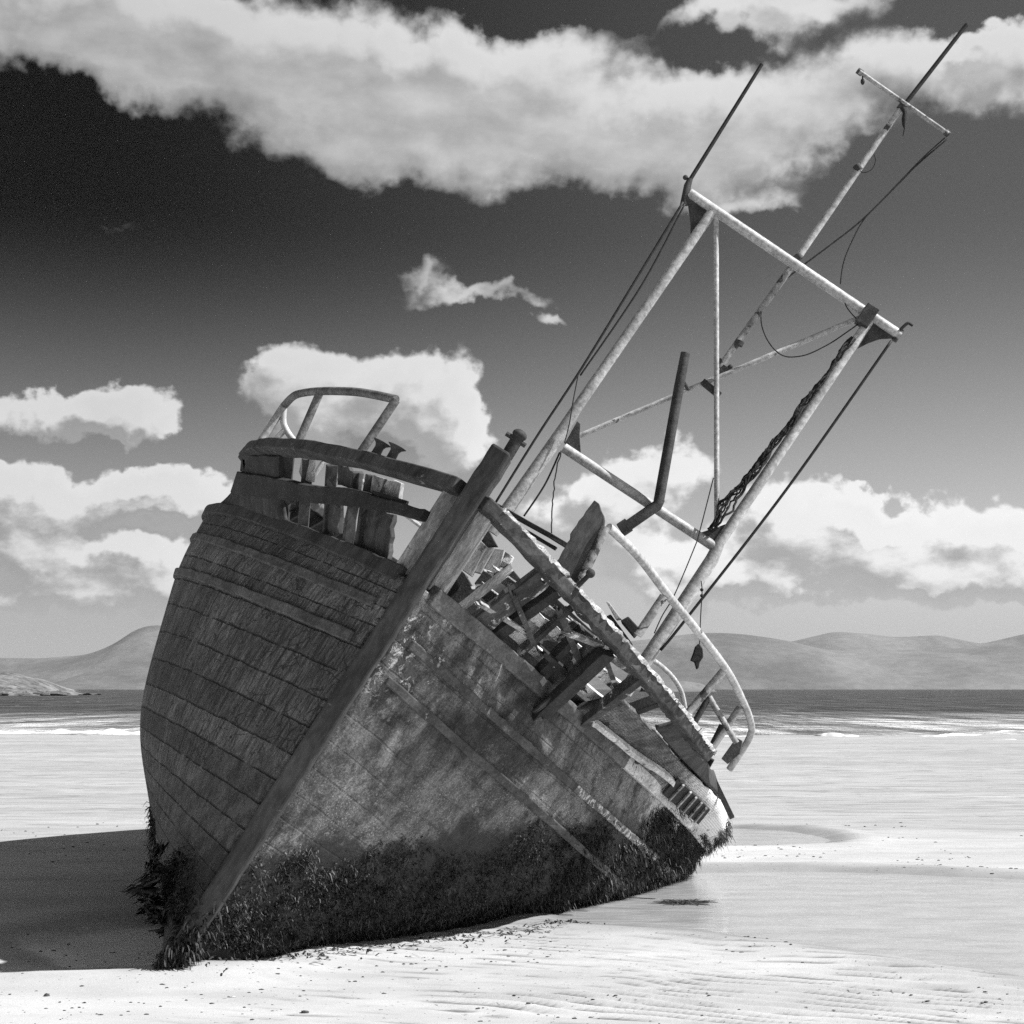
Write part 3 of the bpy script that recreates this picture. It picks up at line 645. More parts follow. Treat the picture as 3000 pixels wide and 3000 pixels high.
# ---- port bulwark: broken timbers in the open bow, planked further aft
def timber(p0, p1, wid, off, thk, mat, name='stanchion', label=None, s0=.03, s1=.03, off1=None, side=1):
    """a straight timber lying across the hull between two seen points, its ends splintered by s0 and s1 metres"""
    t0, t1 = ts_at(*z2(p0)[0], side), ts_at(*z2(p1)[0], side); n0, n1 = snorm(side, *t0), snorm(side, *t1)
    a, b = surf(side, *t0)+n0*off, surf(side, *t1)+n1*(off if off1 is None else off1); ax = (b-a)/np.linalg.norm(b-a); n_ = n0+n1; n_ = n_-ax*(n_@ax); n_ /= np.linalg.norm(n_); w = np.cross(n_, ax)
    k = 7; u = np.linspace(-.5, .5, k); u[1:-1] += rng.normal(0, .05, k-2)
    end0 = [a+w*wid*x-ax*abs(rng.normal(0, s0)) for x in u]; end1 = [b+w*wid*x+ax*abs(rng.normal(0, s1)) for x in u[::-1]]
    L = np.linalg.norm(b-a); m_ = max(2, int(L/.08)); e1 = [a+w*wid*(.5+rng.normal(0, .025))+ax*L*j/m_ for j in range(1, m_)]; e2 = [b-w*wid*(.5+rng.normal(0, .025))-ax*L*j/m_ for j in range(1, m_)]
    m = MB(); m.slab(end0+e1+end1+e2, n_, thk); return m.build(name, M[mat], boat, bevel=.005, label=label)
timber((395,872), (752,602), .21, -.06, .06, 'worn', label='broad split stanchion leaning in the open bow', s0=.02, s1=.05)
timber((330,800), (560,610), .05, -.12, .05, 'pale', s1=.05)
timber((505,935), (850,690), .10, -.10, .09, 'dark', s1=.02)
timber((560,985), (800,800), .05, -.16, .05, 'wood', s1=.06)
timber((655,1075), (900,850), .055, -.14, .05, 'worn', s1=.06)
timber((735,1150), (985,905), .07, -.07, .08, 'dark')
timber((812,1200), (1070,962), .08, -.05, .08, 'worn')
timber((985,1365), (1305,1112), .085, .02, .09, 'worn')
timber((880,1255), (1130,1010), .045, -.10, .06, 'wood', s1=.05)
# what is left of the lining, running fore and aft
timber((470,735), (800,1035), .10, -.22, .03, 'pale', 'lining_board', s0=.08, s1=.10)
timber((560,640), (880,900), .07, -.20, .03, 'flake', 'lining_board', s0=.10, s1=.06)
timber((640,1000), (830,1180), .09, -.20, .03, 'lit_peel', 'lining_board', 'white slatted board low in the broken bulwark', s0=.06, s1=.05)
timber((700,850), (1010,1120), .09, -.20, .03, 'lit_peel', 'lining_board', s0=.10, s1=.10)
timber((880,880), (1180,1130), .06, -.22, .03, 'worn', 'lining_board', s0=.08, s1=.10)
timber((900,1270), (1060,1400), .07, -.10, .03, 'dark', 'lining_board', s0=.05)
timber((930,1205), (1140,1370), .10, -.12, .03, 'lit_peel', 'lining_board', 'lower flaking board, whitened as if sunlit, between two stanchions', s0=.04)
timber((1015,1110), (1225,1285), .10, -.13, .03, 'lit_peel', 'lining_board', 'upper flaking board, whitened as if sunlit, between two stanchions', s0=.05)
timber((1095,1045), (1300,1190), .07, -.13, .03, 'flake', 'lining_board', s0=.04)
for p_, q_, w_, o_, mt in (((600,690),(700,935),.04,-.03,'worn'), ((850,760),(965,1050),.05,-.02,'wood'), ((450,760),(640,880),.035,-.05,'pale'), ((770,1010),(960,1180),.05,-.03,'dark'), ((1120,1060),(1180,1230),.04,-.05,'worn'), ((930,900),(1090,960),.05,-.02,'flake')):
    timber(p_, q_, w_, o_, .035, mt, 'splintered_board', s0=.07, s1=.09)
timber((725,1300), (1105,968), .165, .07, .075, 'dark', 'broken_timber', 'dark broken timber hanging outside the rail', s0=.07, s1=.01, off1=.04)
timber((690,1255), (800,1165), .06, .115, .02, 'stem', 'broken_timber', s0=.09, s1=.03)
T0 = ts_at(*z2((1180,1250))[0], 1)[0]
shell(1, T0, 1.38, 70, 1.02, 1.60, 12, 'bulwark_plank', HP, 'bulwark planking left standing on the low side', jag=lambda t: 1.58+.04*fbm(t*40, t*0., 3, 3), thick=.045)
shell(1, T0+.10, 1.38, 60, 1.63, 1.93, 6, 'bulwark_plank', M['wood'], 'upper bulwark board under the flaking rail', jag=lambda t: 1.9+.05*fbm(t*30, t*0., 3, 13)+.1*sstep(t, .95, 1.1), thick=.04)
for t in np.linspace(T0+.05, 1.35, 9):
    m = MB(); m.beam(surf(1, t, .98)-snorm(1, t, 1.2)*.10, surf(1, t, 1.97)-snorm(1, t, 1.2)*.10, snorm(1, t, 1.5), .1, .09, 4, .003); m.build('stanchion', M['dark'], boat, bevel=.008)
strip(1, z2((1030,1335),(1110,1395),(1280,1530),(1440,1640),(1490,1690)), z2((1020,1365),(1100,1425),(1270,1560),(1430,1672),(1480,1720)), 16, .04, .06, 'ledge', M['whitewood'], 'thin white ledge above the rubbing strake')
# freeing port with bars
fp = empty('freeing_port', boat)
def hullq(*pts, side=1, off=0.): return [on_hull(*p, side, off) for p in pts]
q = hullq(*z2((1505,1675),(1685,1855),(1632,1932),(1425,1760)), off=.045); nrm = snorm(1, *ts_at(*z2((1560,1800))[0], 1))
m = MB(); m.slab(q, nrm, .02); m.build('opening', M['wire'], fp)
for k in (.16, .38, .55, .72, .88):
    a_, b_ = q[0]+(q[1]-q[0])*k, q[3]+(q[2]-q[3])*k; m = MB(); m.beam(a_+nrm*.02, b_+nrm*.02, nrm, .022, .02); m.build('bar', M['rusty'], fp)

# ---- windlass plates in the bow
wl = empty('windlass', boat)
def plate(pts, a, thk, name, mat, da=None, parent=wl):
    q = [at_a(*p, a if da is None else a+da[i]) for i, p in enumerate(pts)]; m = MB(); m.slab(q, (0.25, 1, 0), thk); return m.build(name, mat, parent, bevel=.005)
plate(z2((318,548),(402,690),(372,800),(335,832),(262,775),(250,690)), 1.25, .05, 'cheek_plate', M['steel'])
plate(z2((430,520),(495,545),(560,490),(640,585),(600,640),(395,640),(370,600)), 1.7, .05, 'cheek_plate', M['steel'])
m = MB(); a_, b_ = at_a(*z2((392,690))[0], 1.5), at_a(*z2((575,655))[0], 1.5); m.tube([a_, (a_+b_)/2, b_], [.13, .10, .12], 14); m.build('drum', M['wood'], wl, smooth=2)

dh = empty('deck_locker', boat)
plate(z2((500,900),(640,800),(840,690),(960,800),(1060,890),(1060,940),(900,1090),(780,1180),(700,1110),(560,1010)), 2.6, .06, 'front_board', M['dark'], parent=dh)
for q_, mt in ((((398,350),(440,392),(352,560),(296,520)), 'pale'), (((425,392),(488,398),(405,545),(352,530)), 'pale'), (((490,402),(540,410),(520,500),(470,540),(425,520)), 'pale'), (((545,420),(590,450),(560,510),(515,505)), 'flake'), (((330,560),(300,640),(240,700),(200,690),(290,520)), 'dark'), (((250,690),(200,760),(150,700),(190,650)), 'pale')):
    plate(z2(*q_), 2.0+rng.uniform(-.08, .08), .05, 'upright_board', M[mt], parent=dh)
plate(z2((330,330),(450,300),(500,390),(440,392),(398,350)), 1.9, .05, 'upright_board', M['dark'], parent=dh)
# ---- pipe work: rails
def pipe(pts, r, name, mat, parent, n=24, seg=12, label=None):
    m = MB(); m.tube(dense(pts, n) if len(pts) > 2 else pts, r, seg); return m.build(name, mat, parent, smooth=2, label=label)
def raised(px, py, side, t):   # boat-frame point seen at a pixel, above the rail at station t
    return at_a(px, py, line('rail', t)[1])
pr = empty('bow_rail', boat)
tt_ = lambda px, py: ts_at(px, py, -1)[0]
fA, fB, fC = (763, 1292), (875, 1293), (1054, 1330)
tA, tB, tC = tt_(*fA)+.0, tt_(*fB), tt_(*fC)
tA = max(tA, tB+.12)
top = [raised(765, 1292, -1, tA), raised(833, 1188, -1, tA), raised(861, 1160, -1, tA*.8+tB*.2), raised(895, 1150, -1, tA*.5+tB*.5), raised(938, 1146, -1, tB), raised(1000, 1146, -1, tB*.65+tC*.35), raised(1066, 1151, -1, tB*.35+tC*.65), raised(1160, 1170, -1, tC)]
pipe([top[0], top[1]], .036, 'post', M['paint'], pr); pipe(top[1:], .034, 'top_bar', M['grimy'], pr, 40)
pipe([raised(938, 1148, -1, tB), raised(*fB, -1, tB)], .034, 'post', M['grimy'], pr); pipe([raised(1160, 1172, -1, tC), raised(*fC, -1, tC)], .034, 'post', M['grimy'], pr)
pipe([raised(833, 1190, -1, tA), raised(830, 1235, -1, tA), raised(842, 1265, -1, tA), raised(862, 1292, -1, tA)], .028, 'brace', M['paint'], pr)
pipe([raised(836, 1258, -1, tA), raised(803, 1292, -1, tA)], .026, 'brace', M['paint'], pr)
for (a, b) in (((1120, 1296), (1093, 1345)), ((1164, 1308), (1138, 1358))):
    t = tt_(*b); p0, p1 = raised(*b, -1, t), raised(*a, -1, t); d = p1-p0; m = MB(); m.tube([p0, p0+d*.35, p0+d*.7, p0+d*.85, p0+d*1.0, p0+d*1.04], [.05, .036, .034, .045, .075, .05], 14); m.build('mushroom_bollard', M['steel'], boat, smooth=2)
sr_ = empty('side_rail', boat)
tp = lambda px, py: ts_at(px, py, 1)[0]
rp = [((1775, 1545), (1692, 1722)), ((1945, 1747), (1868, 1861)), ((2121, 1964), (2013, 2092)), ((2168, 2073), (2080, 2199))]
tz = [tp(*b) for a, b in rp]
tz[3] = max(tz[3], tz[2]+.10)
for (a, b), t in zip(rp, tz): pipe([raised(*a, 1, t), raised(*b, 1, t)], .034, 'post', M['rusty'], sr_)
pts = [(1783,1545),(1795,1555),(1873,1633),(1956,1742),(2028,1830),(2126,1959),(2173,2047),(2199,2114),(2196,2161),(2137,2254)]
tv = np.interp([p[0]+p[1] for p in pts], [1775+1545, 1945+1747, 2121+1964, 2168+2073, 4400], [tz[0], tz[1], tz[2], tz[3], tz[3]+.1])
pipe([raised(*p, 1, t) for p, t in zip(pts, tv)], .034, 'top_bar', M['paint'], sr_, 60)
tq = tz[3]
pipe([raised(*z2((1695,1240))[0], 1, tq-.04), raised(*z2((1600,1405))[0], 1, tq-.04)], .028, 'brace', M['steel'], sr_)
pipe([raised(*z2((1695,1240))[0], 1, tq-.04), raised(*z2((1850,1500))[0], 1, tq-.04)], .028, 'brace', M['rusty'], sr_)
pipe([raised(*z2((1770,1400))[0], 1, tq), raised(*z2((1700,1540))[0], 1, tq)], .03, 'post', M['steel'], sr_)
plate(z2((1850,1470),(1885,1490),(1870,1560),(1800,1620),(1765,1590)), line('rail', tq)[1], .03, 'torn_plate', M['steel'], parent=sr_)
pipe([raised(*p, 1, t) for p, t in zip(z2((1335,1005),(1375,1030),(1430,1070),(1490,1130),(1540,1215),(1562,1330),(1572,1420),(1575,1500)), np.linspace(1.16, 1.36, 8))], .03, 'after_rail', M['paint'], boat, 24)
# jagged board standing at the fore post
t = tz[0]; a0 = line('rail', t)[1]
poly = z2((830,480),(880,400),(925,300),(985,220),(1022,165),(1048,130),(1075,150),(1105,240),(1100,290),(1010,450),(950,610),(880,560))
q = []
for i in range(len(poly)):
    a_, b_ = np.array(poly[i]), np.array(poly[(i+1) % len(poly)]); k = max(1, int(np.linalg.norm(b_-a_)/14))
    for j in range(k): q.append(at_a(*(a_+(b_-a_)*j/k+(rng.normal(0, 2.2, 2) if j else 0)), a0+.02))
m = MB(); m.slab(q, (.2, 1, 0), .05); m.build('broken_board', M['wood'], boat, bevel=.005, label='jagged upright board beside the rail post')
# odds and ends standing on the rail amidships
for p, w_, nm in ((z2((1110,790),(1140,775),(1265,945),(1215,960)), .1, 'hatch_coaming'), (z2((1195,815),(1240,790),(1305,860),(1270,905)), .16, 'vent_box')):
    q = [at_a(*x, a0+1.6) for x in p]; m = MB(); m.slab(q, (.1, 1, 0), w_); m.build(nm, M['dark'], boat, bevel=.01)
plate(z2((1115,705),(1130,705),(1200,800),(1170,805)), a0+1.55, .06, 'broken_board', M['pale'], parent=boat)
m = MB(); m.tube([at_a(*z2((950,615))[0], a0-.1), at_a(*z2((1020,545))[0], a0-.1)], .018, 8); m.ball(at_a(*z2((1024,541))[0], a0-.1), .035); m.build('mooring_pin', M['steel'], boat, smooth=2)

# ---- gallows
AG = 5.0
def G(p, da=0.): return at_a(*p, AG+da)
ga = empty('gallows', boat)
def gpipe(p, r, name, mat='paint', da=0., n=14, label=None, parent=ga):
    m = MB(); m.tube([G(x, da) for x in p], r, n); return m.build(name, M[mat], parent, smooth=2, label=label)
gpipe([(2085, 622), (1690, 1195), (1655, 1252), (1440, 1560)], [.052, .056, .066, .072], 'leg', 'paint')
gpipe([(2548, 938), (2108, 1590), (2085, 1640), (1830, 2030)], [.050, .056, .070, .074], 'leg', 'paint')
gpipe([(2020, 566), (2638, 984)], .054, 'crossbar')
gpipe([(1652, 1312), (2096, 1604)], .052, 'crossbar')
gpipe([(2098, 625), (2100, 1545)], .027, 'brace', 'paint', .0)
gpipe([(1695, 1278), (2525, 928)], .027, 'brace', 'paint', .06)
for poly in (z6((345,360),(490,460),(370,635),(372,560),(362,480)), z6((1530,1150),(1665,1240),(1640,1270),(1560,1275),(1490,1300),(1420,1335)), z5((625,502),(645,520),(640,600),(648,700),(545,645)), z5((1395,1205),(1500,1170),(1600,1135),(1500,1270),(1460,1270))):
    m = MB(); m.slab([G(p) for p in poly], (0, 1, 0), .022); m.build('gusset', M['steel'], ga, bevel=.004)
m = MB(); m.beam(G(z6((1520, 1075))[0], -.03), G(z6((1440, 1190))[0], -.03), (0, 1, 0), .14, .14); m.build('sleeve', M['steel'], ga, bevel=.01)
m = MB(); m.beam(G(z6((445,1540))[0], .04), G(z6((555,1630))[0], .04), (0, 1, 0), .07, .05); m.build('brace_clamp', M['steel'], ga, bevel=.006)
m = MB(); m.tube(dense([G(p, -.05) for p in z6((1690,1215),(1735,1175),(1755,1180),(1770,1190))], 12), .016, 8); m.build('hook', M['wire'], ga, smooth=2)
m = MB(); m.tube([G(z6((1650,1285))[0]), G(z6((1700,1215))[0])], .03, 8); m.build('pin', M['steel'], ga, smooth=2)
m = MB(); m.tube([G(p) for p in ((2004, 600), (2014, 545), (2022, 524))], [.045, .04, .03], 10); m.ball(G((2008, 520)), .028); m.build('antenna_mount', M['steel'], ga, smooth=2)
gpipe([(2022, 526), (2232, 188)], [.022, .02], 'whip_antenna', 'wire', 0., 8)
# foot beams
m = MB()
m.beam(G((1452, 1480), -.5), G((1660, 1598), -.5), (0, 1, 0), .045, .1, 4, .003); m.build('foot_beam', M['dark'], ga, bevel=.006)
m = MB(); m.beam(G((1490, 1528), -.45), G((1630, 1608), -.45), (0, 1, 0), .035, .1, 4, .003); m.build('foot_beam', M['dark'], ga, bevel=.006)
# topmast
tm = empty('topmast', boat)
gpipe([(2108, 1078), (2340, 752)], .036, 'lower_pole', 'rusty', .10, parent=tm)
gpipe([(2340, 752), (2520, 490), (2640, 316)], [.036, .034, .03], 'upper_pole', 'paint', .10, parent=tm)
gpipe([(2646, 312), (2832, 72)], [.024, .022], 'whip_antenna', 'wire', .1, 8, parent=tm)
gpipe([(2518, 210), (2778, 392)], .024, 'yard', 'rusty', .06, 10, parent=tm)
for a, b, r in (((2512, 206), (2526, 216), .034), ((2770, 386), (2780, 396), .036), ((2634, 306), (2650, 318), .045), ((2594, 368), (2606, 376), .045), ((2508, 484), (2518, 500), .042), ((2334, 745), (2344, 760), .044), ((2170, 1000), (2164, 1012), .042)):
    m = MB(); m.tube([G(a, .09), G(b, .09)], r, 10); m.build('collar', M['steel'], tm, smooth=2)
m = MB()
for a in ((2098,1066),(2110,1056),(2140,1074)): m.tube([G((2118, 1080), .08), G(a, .08)], .014, 8); m.ball(G(a, .08), .026)
m.beam(G((2112, 1098), .08), G((2128, 1076), .08), (0, 1, 0), .08, .06); m.build('foot_bracket', M['steel'], tm, smooth=2)
# exhaust pipe with elbow, standing in front of the gallows and clamped to it
ex = empty('exhaust_pipe', boat)
gpipe([(2008, 1034), (1990, 1130), (1929, 1474)], [.048, .052, .054], 'upright', 'steel', -.12, 16, parent=ex)
gpipe([(1933, 1462), (1926, 1480), (1834, 1544)], [.054, .056, .056], 'elbow', 'steel', -.12, 16, parent=ex)
gpipe([(1842, 1537), (1818, 1553)], .074, 'flange', 'steel', -.12, 16, parent=ex)
m = MB(); m.tube([G(p, d) for p, d in (((2003, 1120), -.12), ((2016, 1140), .02))], .02, 8); m.build('bracket', M['steel'], ex, smooth=2); m = MB(); m.tube([G((1926, 1478), -.1), G((1926, 1478), .02)], .02, 8); m.build('bracket', M['steel'], ex, smooth=2)
# taut stays
def gwire(p, r, name, mat='wire', da=0., n=30, lab=None, parent=boat, jit=0.):
    q = dense([G(x, da) for x in p], n) if len(p) > 2 else [G(x, da) for x in p]
    if jit: q = [x+rng.normal(0, jit, 3) for x in q]
    m = MB(); m.tube(q, r, 7); return m.build(name, M[mat], parent, smooth=True, label=lab)
gwire([(2001, 592), (1850, 840), (1700, 1085), (1575, 1275), (1446, 1482)], .013, 'stay', da=-.12)
gwire([(2006, 598), (1880, 835), (1700, 1100)], .010, 'stay', da=-.06)
gwire([(2612, 998), (2304, 1434), (2005, 1820), (1935, 1905)], .015, 'stay', da=-.06)
gwire([(1640, 1325), (1596, 1420), (1535, 1512)], .010, 'stay', da=-.08)
def loose(p, r, name, label, cat, da=0., n=40, jit=0., mat='rope', group=None):
    q = dense([to_world(G(x, da)) for x in p], n)
    if jit: q = [x+rng.normal(0, jit, 3) for x in q]
    m = MB(); m.tube(q, r, 7); return tag(m.build(name, M[mat], smooth=True), label, cat, group)
loose(z5((635,190),(600,370),(575,520),(545,640)), .006, 'loose_line', 'thin slack line running down from the black stay to the corner of the lower crossbar', 'rope', -.1, 24)
loose(z5((525,690),(490,830),(470,1000),(462,1205)), .007, 'loose_line', 'thin rope end hanging free below the corner of the lower crossbar', 'rope', -.1, 24, .004)
loose(z2((1720,0),(1640,310),(1610,400),(1500,660),(1430,780),(1385,880)), .006, 'loose_line', 'thin slack line crossing in front of the lower right of the gallows to the deck', 'rope', -.2)
loose([(2774, 408), (2690, 480), (2640, 530), (2530, 640), (2440, 712), (2365, 768), (2305, 815)], .009, 'loose_cable', 'black cable sagging from the yard end behind the upper crossbar', 'cable', .16)
loose([(2768, 404), (2700, 466), (2600, 570), (2530, 645), (2490, 720), (2470, 775), (2462, 832)], .007, 'loose_cable', 'thin black cable curling from the yard end down onto the upper crossbar', 'cable', .12)
loose(z6((1525,110),(1535,150),(1520,195),(1490,220),(1450,225),(1435,205)), .005, 'wire_loop', 'small wire loop sticking out beside the topmast', 'wire', .08, 30)
loose(z6((815,1125),(820,1190),(850,1270),(900,1340),(960,1380),(1030,1385),(1120,1365),(1250,1300),(1340,1240),(1425,1180)), .007, 'loose_cable', 'black cable hanging in a deep loop under the upper right brace', 'cable', -.02, 50)
loose(z6((1340,1040),(1355,1075),(1385,1115),(1415,1145)), .006, 'wire_loop', 'short wire hanging from the clamp on the upper crossbar', 'wire', -.02, 16)
# dark tangle of net lashed along the right leg
m = MB(); a_, b_ = np.array([2515., 1000.]), np.array([2098., 1568.])
for k in range(16):
    off = rng.uniform(-17, 3); ph = rng.uniform(0, 6.28); i0, i1 = sorted(rng.uniform(-.1, 1.1, 2)); i0, i1 = max(0, i0-.2), min(1, i1+.2)
    pts = []
    for u in np.linspace(i0, i1, 40):
        c = a_+(b_-a_)*u; nr = np.array([-.806, -.59]); wv = off+3.2*math.sin(ph+u*(30+2.3*k)+k)+rng.normal(0, 1.6)
        bulge = 1+.8*math.exp(-((u-.86)/.08)**2)-.5*math.exp(-((u-.2)/.1)**2)-.4*math.exp(-((u-.45)/.06)**2)
        pts.append(to_world(G(c+nr*(12-wv*bulge), -.06+.05*math.sin(ph+u*(25+k)))))
    m.tube(pts, rng.uniform(.006, .013), 5)
for k in range(46):
    u = rng.choice([rng.uniform(.05, 1), rng.normal(.6, .05), rng.normal(.3, .05)]); u = min(max(u, 0), 1); c = a_+(b_-a_)*u; nr = np.array([-.806, -.59]); l = rng.uniform(10, 40)*(1.3 if .5 < u < .7 else .7)
    p0 = c+nr*18; p1 = p0+np.array([-.6*l, .25*l]); p2 = p1+np.array([-.3*l, .5*l]); m.tube(dense([to_world(G(q, -.04)) for q in (p0, p1, p2)], 7), .004, 4)
tag(m.build('net_tangle', M['rope']), 'dark tangle of old net and rope lashed along the right leg of the gallows', 'net')
# tackle hanging on a line
tk = empty('hanging_tackle'); tag(tk, 'dark block and rags hanging on a thin line from the right leg of the gallows', 'tackle')
w0 = to_world(G((2054, 1702), -.25)); tk.location = w0
def tpt(p): return to_world(G(p, -.25))-w0
m = MB(); m.tube(dense([tpt(p) for p in ((2054, 1702), (2057, 1730), (2053, 1800), (2049, 1890))], 14), .006, 6); m.build('line', M['rope'], tk)
for y_ in (1728, 1745): m = MB(); m.ball(tpt((2056, y_)), .018); m.build('knot', M['rope'], tk)
m = MB(); q = [(2047,1885),(2058,1900),(2060,1925),(2050,1940),(2046,1958),(2040,1962),(2034,1940),(2022,1936),(2030,1915),(2036,1895)]
m.slab([tpt(p) for p in q], (0, 1, 0), .06); m.build('block', M['rope'], tk, bevel=.01)
# pieces hanging off the yard
m = MB(); q = [to_world(G(p, .06)) for p in ((2526, 218), (2527, 226), (2527, 234))]; m.tube(q, .008, 6); m.ball(q[-1]+np.array([0, 0, -.02]), (.022, .022, .035)); tag(m.build('shackle', M['wire'], smooth=True), 'small shackle hanging from the upper end of the yard', 'shackle')
m = MB(); m.tube([to_world(G(p, .06)) for p in ((2646, 316), (2651, 332), (2649, 348), (2648, 366), (2650, 378), (2645, 398))], [.03, .022, .028, .018, .007, .004], 8); tag(m.build('frayed_rope', M['rope'], smooth=True), 'frayed rope end hanging where the yard crosses the topmast', 'rope')
# pale string on the bow, loose bar at the quarter
m = MB(); m.tube([to_world(p) for p in dense([on_hull(*q, 1, .03) for q in z2((515,975),(515,1010),(500,1060),(485,1110),(468,1142))], 20)], .006, 6); tag(m.build('string', M['string'], smooth=True), 'pale string dangling over the low bow planking', 'string')
m = MB(); a_ = surf(1, .66, 1.3)[1]; m.beam(at_a(*z4((1530,745))[0], a_+.25), at_a(*z4((1632,958))[0], a_+.1), (0, 1, 0), .05, .05); m.build('loose_bar', M['dark'], boat)
# structure further aft seen through the gaps
m = MB()
ah = empty('after_rail', boat)
for i, t in enumerate(np.linspace(1.1, 1.7, 6)):
    p = line('rail', t)*np.array([-1, 1, 1]); m = MB(); m.tube([p, p+np.array([0, 0, .6])], .03, 8); m.build('post', M['paint'], ah, smooth=2)
m = MB(); m.tube([line('rail', t)*np.array([-1, 1, 1])+np.array([0, 0, .6]) for t in np.linspace(1.1, 1.7, 20)], .03, 8); m.build('top_bar', M['paint'], ah, smooth=2)

# ------------------------------------------------------------------ seaweed on the hull below the tide line
wm_, wn_, wb_ = material('seaweed'); tcw = wn_.new('ShaderNodeTexCoord').outputs['Object']
setgray(wn_, wb_, wn_.mul(wn_.ss(wn_.noise(tcw, 9, 4), .3, .7, .010, .05), wn_.ss(wn_.noise(tcw, 2.6, 5, .7), .38, .64, .4, 1.9))); wb_.inputs['Roughness'].default_value = .55
def weed(name, n, label):
    m = MB(); V3 = []; Fc = []
    side = np.where(rng.random(n) < .62, 1, -1); t = rng.uniform(.0, .95, n); s = np.where(rng.random(n) < .9, rng.uniform(.42, 1.02, n), rng.uniform(1.0, 1.55, n))
    P_ = np.where((side == 1)[:, None], surf(1, t, s), surf(-1, t, s)); Wd = to_world(P_)
    aftw = (side > 0)*sstep(t, .46, .62)
    aftw = (side > 0)*sstep(t, .50, .66)
    lim = .85+.55*fbm(t*9+side*3, s*6, 5, 51)+.20*aftw-.55*sstep(s, .97, 1.06)-.04*(side < 0)*sstep(t, .1, .3); cl = sstep(fbm(t*40+side, s*44, 3, 63), -.5, .1)
    keep = (rng.random(n) < (.3+.7*cl)*sstep(lim-Wd[:, 2], 0, .34)) & (Wd[:, 2] > -.06)
    idx = np.nonzero(keep)[0]; e = 1e-3
    Q = lambda dt, ds: np.where((side[idx] == 1)[:, None], surf(1, t[idx]+dt, np.minimum(s[idx], .97)+ds), surf(-1, t[idx]+dt, np.minimum(s[idx], .97)+ds))
    q0 = Q(0, 0); NN = np.cross(Q(e, 0)-q0, Q(0, e)-q0); NN /= np.linalg.norm(NN, axis=1)[:, None]; NN *= np.sign(NN[:, 0]*side[idx])[:, None]; NN = NN@ROT
    for j_, i in enumerate(idx):
        sd = int(side[i]); nw = NN[j_]; p = Wd[i]+nw*.004
        L = rng.uniform(.014, .036)*(1.6 if sd < 0 else 1.)*(1+1.2*(sd > 0 and t[i] > .46))*(2.2 if rng.random() < .10 else 1); w = rng.uniform(.004, .010)
        out = nw*rng.uniform(.1, .5)+rng.normal(0, .5, 3); dn = np.array([0, 0, -1.])
        sw = np.cross(out, dn)+rng.normal(0, .3, 3); sw = sw/(np.linalg.norm(sw)+1e-9); b = len(V3); q = p
        for k in range(4):
            u = k/3; wk = w*(1-.75*u)*(1 if k else .6); V3 += [tuple(q-sw*wk), tuple(q+sw*wk)]
            d = out*(1-u)+dn*(.2+.8*u); d = d/np.linalg.norm(d); q = q+d*L/3+rng.normal(0, .007, 3)
        for k in range(3): Fc.append((b+2*k, b+2*k+1, b+2*k+3, b+2*k+2))
    m.v = V3; m.f = Fc; o = m.build(name, wm_); tag(o, label, 'seaweed', kind='stuff'); return o
weed('seaweed', 300000, 'dark wet seaweed hanging all over the lower hull of the wreck')
m = MB()
for k_ in range(2600):
    w_ = rng.uniform(-.35, .72)*rng.random()**.3; f_ = rng.integers(3)
    q_ = stem_at(w_, (-.056, .092, rng.uniform(-.056, .092))[f_], (rng.uniform(-.1, .2), rng.uniform(-.1, .2), -.1)[f_]); p = to_world(q_)
    if p[2] > .22+.22*rng.normal() or p[2] < -.15: continue
    out = ((-VV, VV, -AA)[f_])*rng.uniform(.2, .6)+rng.normal(0, .4, 3); dn = np.array([0, 0, -1.]); sw = np.cross(out, dn)+rng.normal(0, .3, 3); sw /= np.linalg.norm(sw); q = p; b = len(m.v); L = rng.uniform(.05, .13); w0_ = rng.uniform(.005, .013)
    for k in range(4):
        u = k/3; wk = w0_*(1-.75*u); m.v += [tuple(q-sw*wk), tuple(q+sw*wk)]; d = out*(1-u)+dn*(.2+.8*u); q = q+d/np.linalg.norm(d)*L/3
    for k in range(3): m.f.append((b+2*k, b+2*k+1, b+2*k+3, b+2*k+2))
tag(m.build('stem_seaweed', wm_), 'seaweed clinging to the foot of the stem timber', 'seaweed', kind='stuff')
# tufts of weed standing out from the bow on the left
m = MB()
for (x0, y0, x1, y1, k) in [(440,2580,355,2626,60),(440,2620,400,2640,60),(450,2660,405,2668,90),(470,2690,430,2700,90),(490,2730,455,2735,70),(455,2480,440,2530,60),(450,2540,425,2570,60),(505,2780,480,2800,60)]:
    for j in range(k):
        a_ = atY(x0+rng.normal(8, 14), y0+rng.normal(0, 12), 12.9+rng.normal(0, .15)); e_ = atY(x1+rng.normal(8, 14), y1+rng.normal(0, 9), 12.9+rng.normal(0, .15)); u = rng.uniform(.35, 1.); e_ = a_+(e_-a_)*u
        md = (a_+e_)/2+np.array([0, 0, .015]); sw = np.array([0, rng.uniform(-1, 1), rng.uniform(.3, 1)]); sw = sw/np.linalg.norm(sw)*rng.uniform(.006, .016); b = len(m.v)
        m.v += [tuple(a_-sw), tuple(a_+sw), tuple(md-sw*1.2), tuple(md+sw*1.2), tuple(e_-sw*.2), tuple(e_+sw*.2)]; m.f += [(b, b+1, b+3, b+2), (b+2, b+3, b+5, b+4)]
tag(m.build('seaweed_tufts', wm_), 'ragged tufts of seaweed sticking out low on the left of the bow', 'seaweed', kind='stuff')

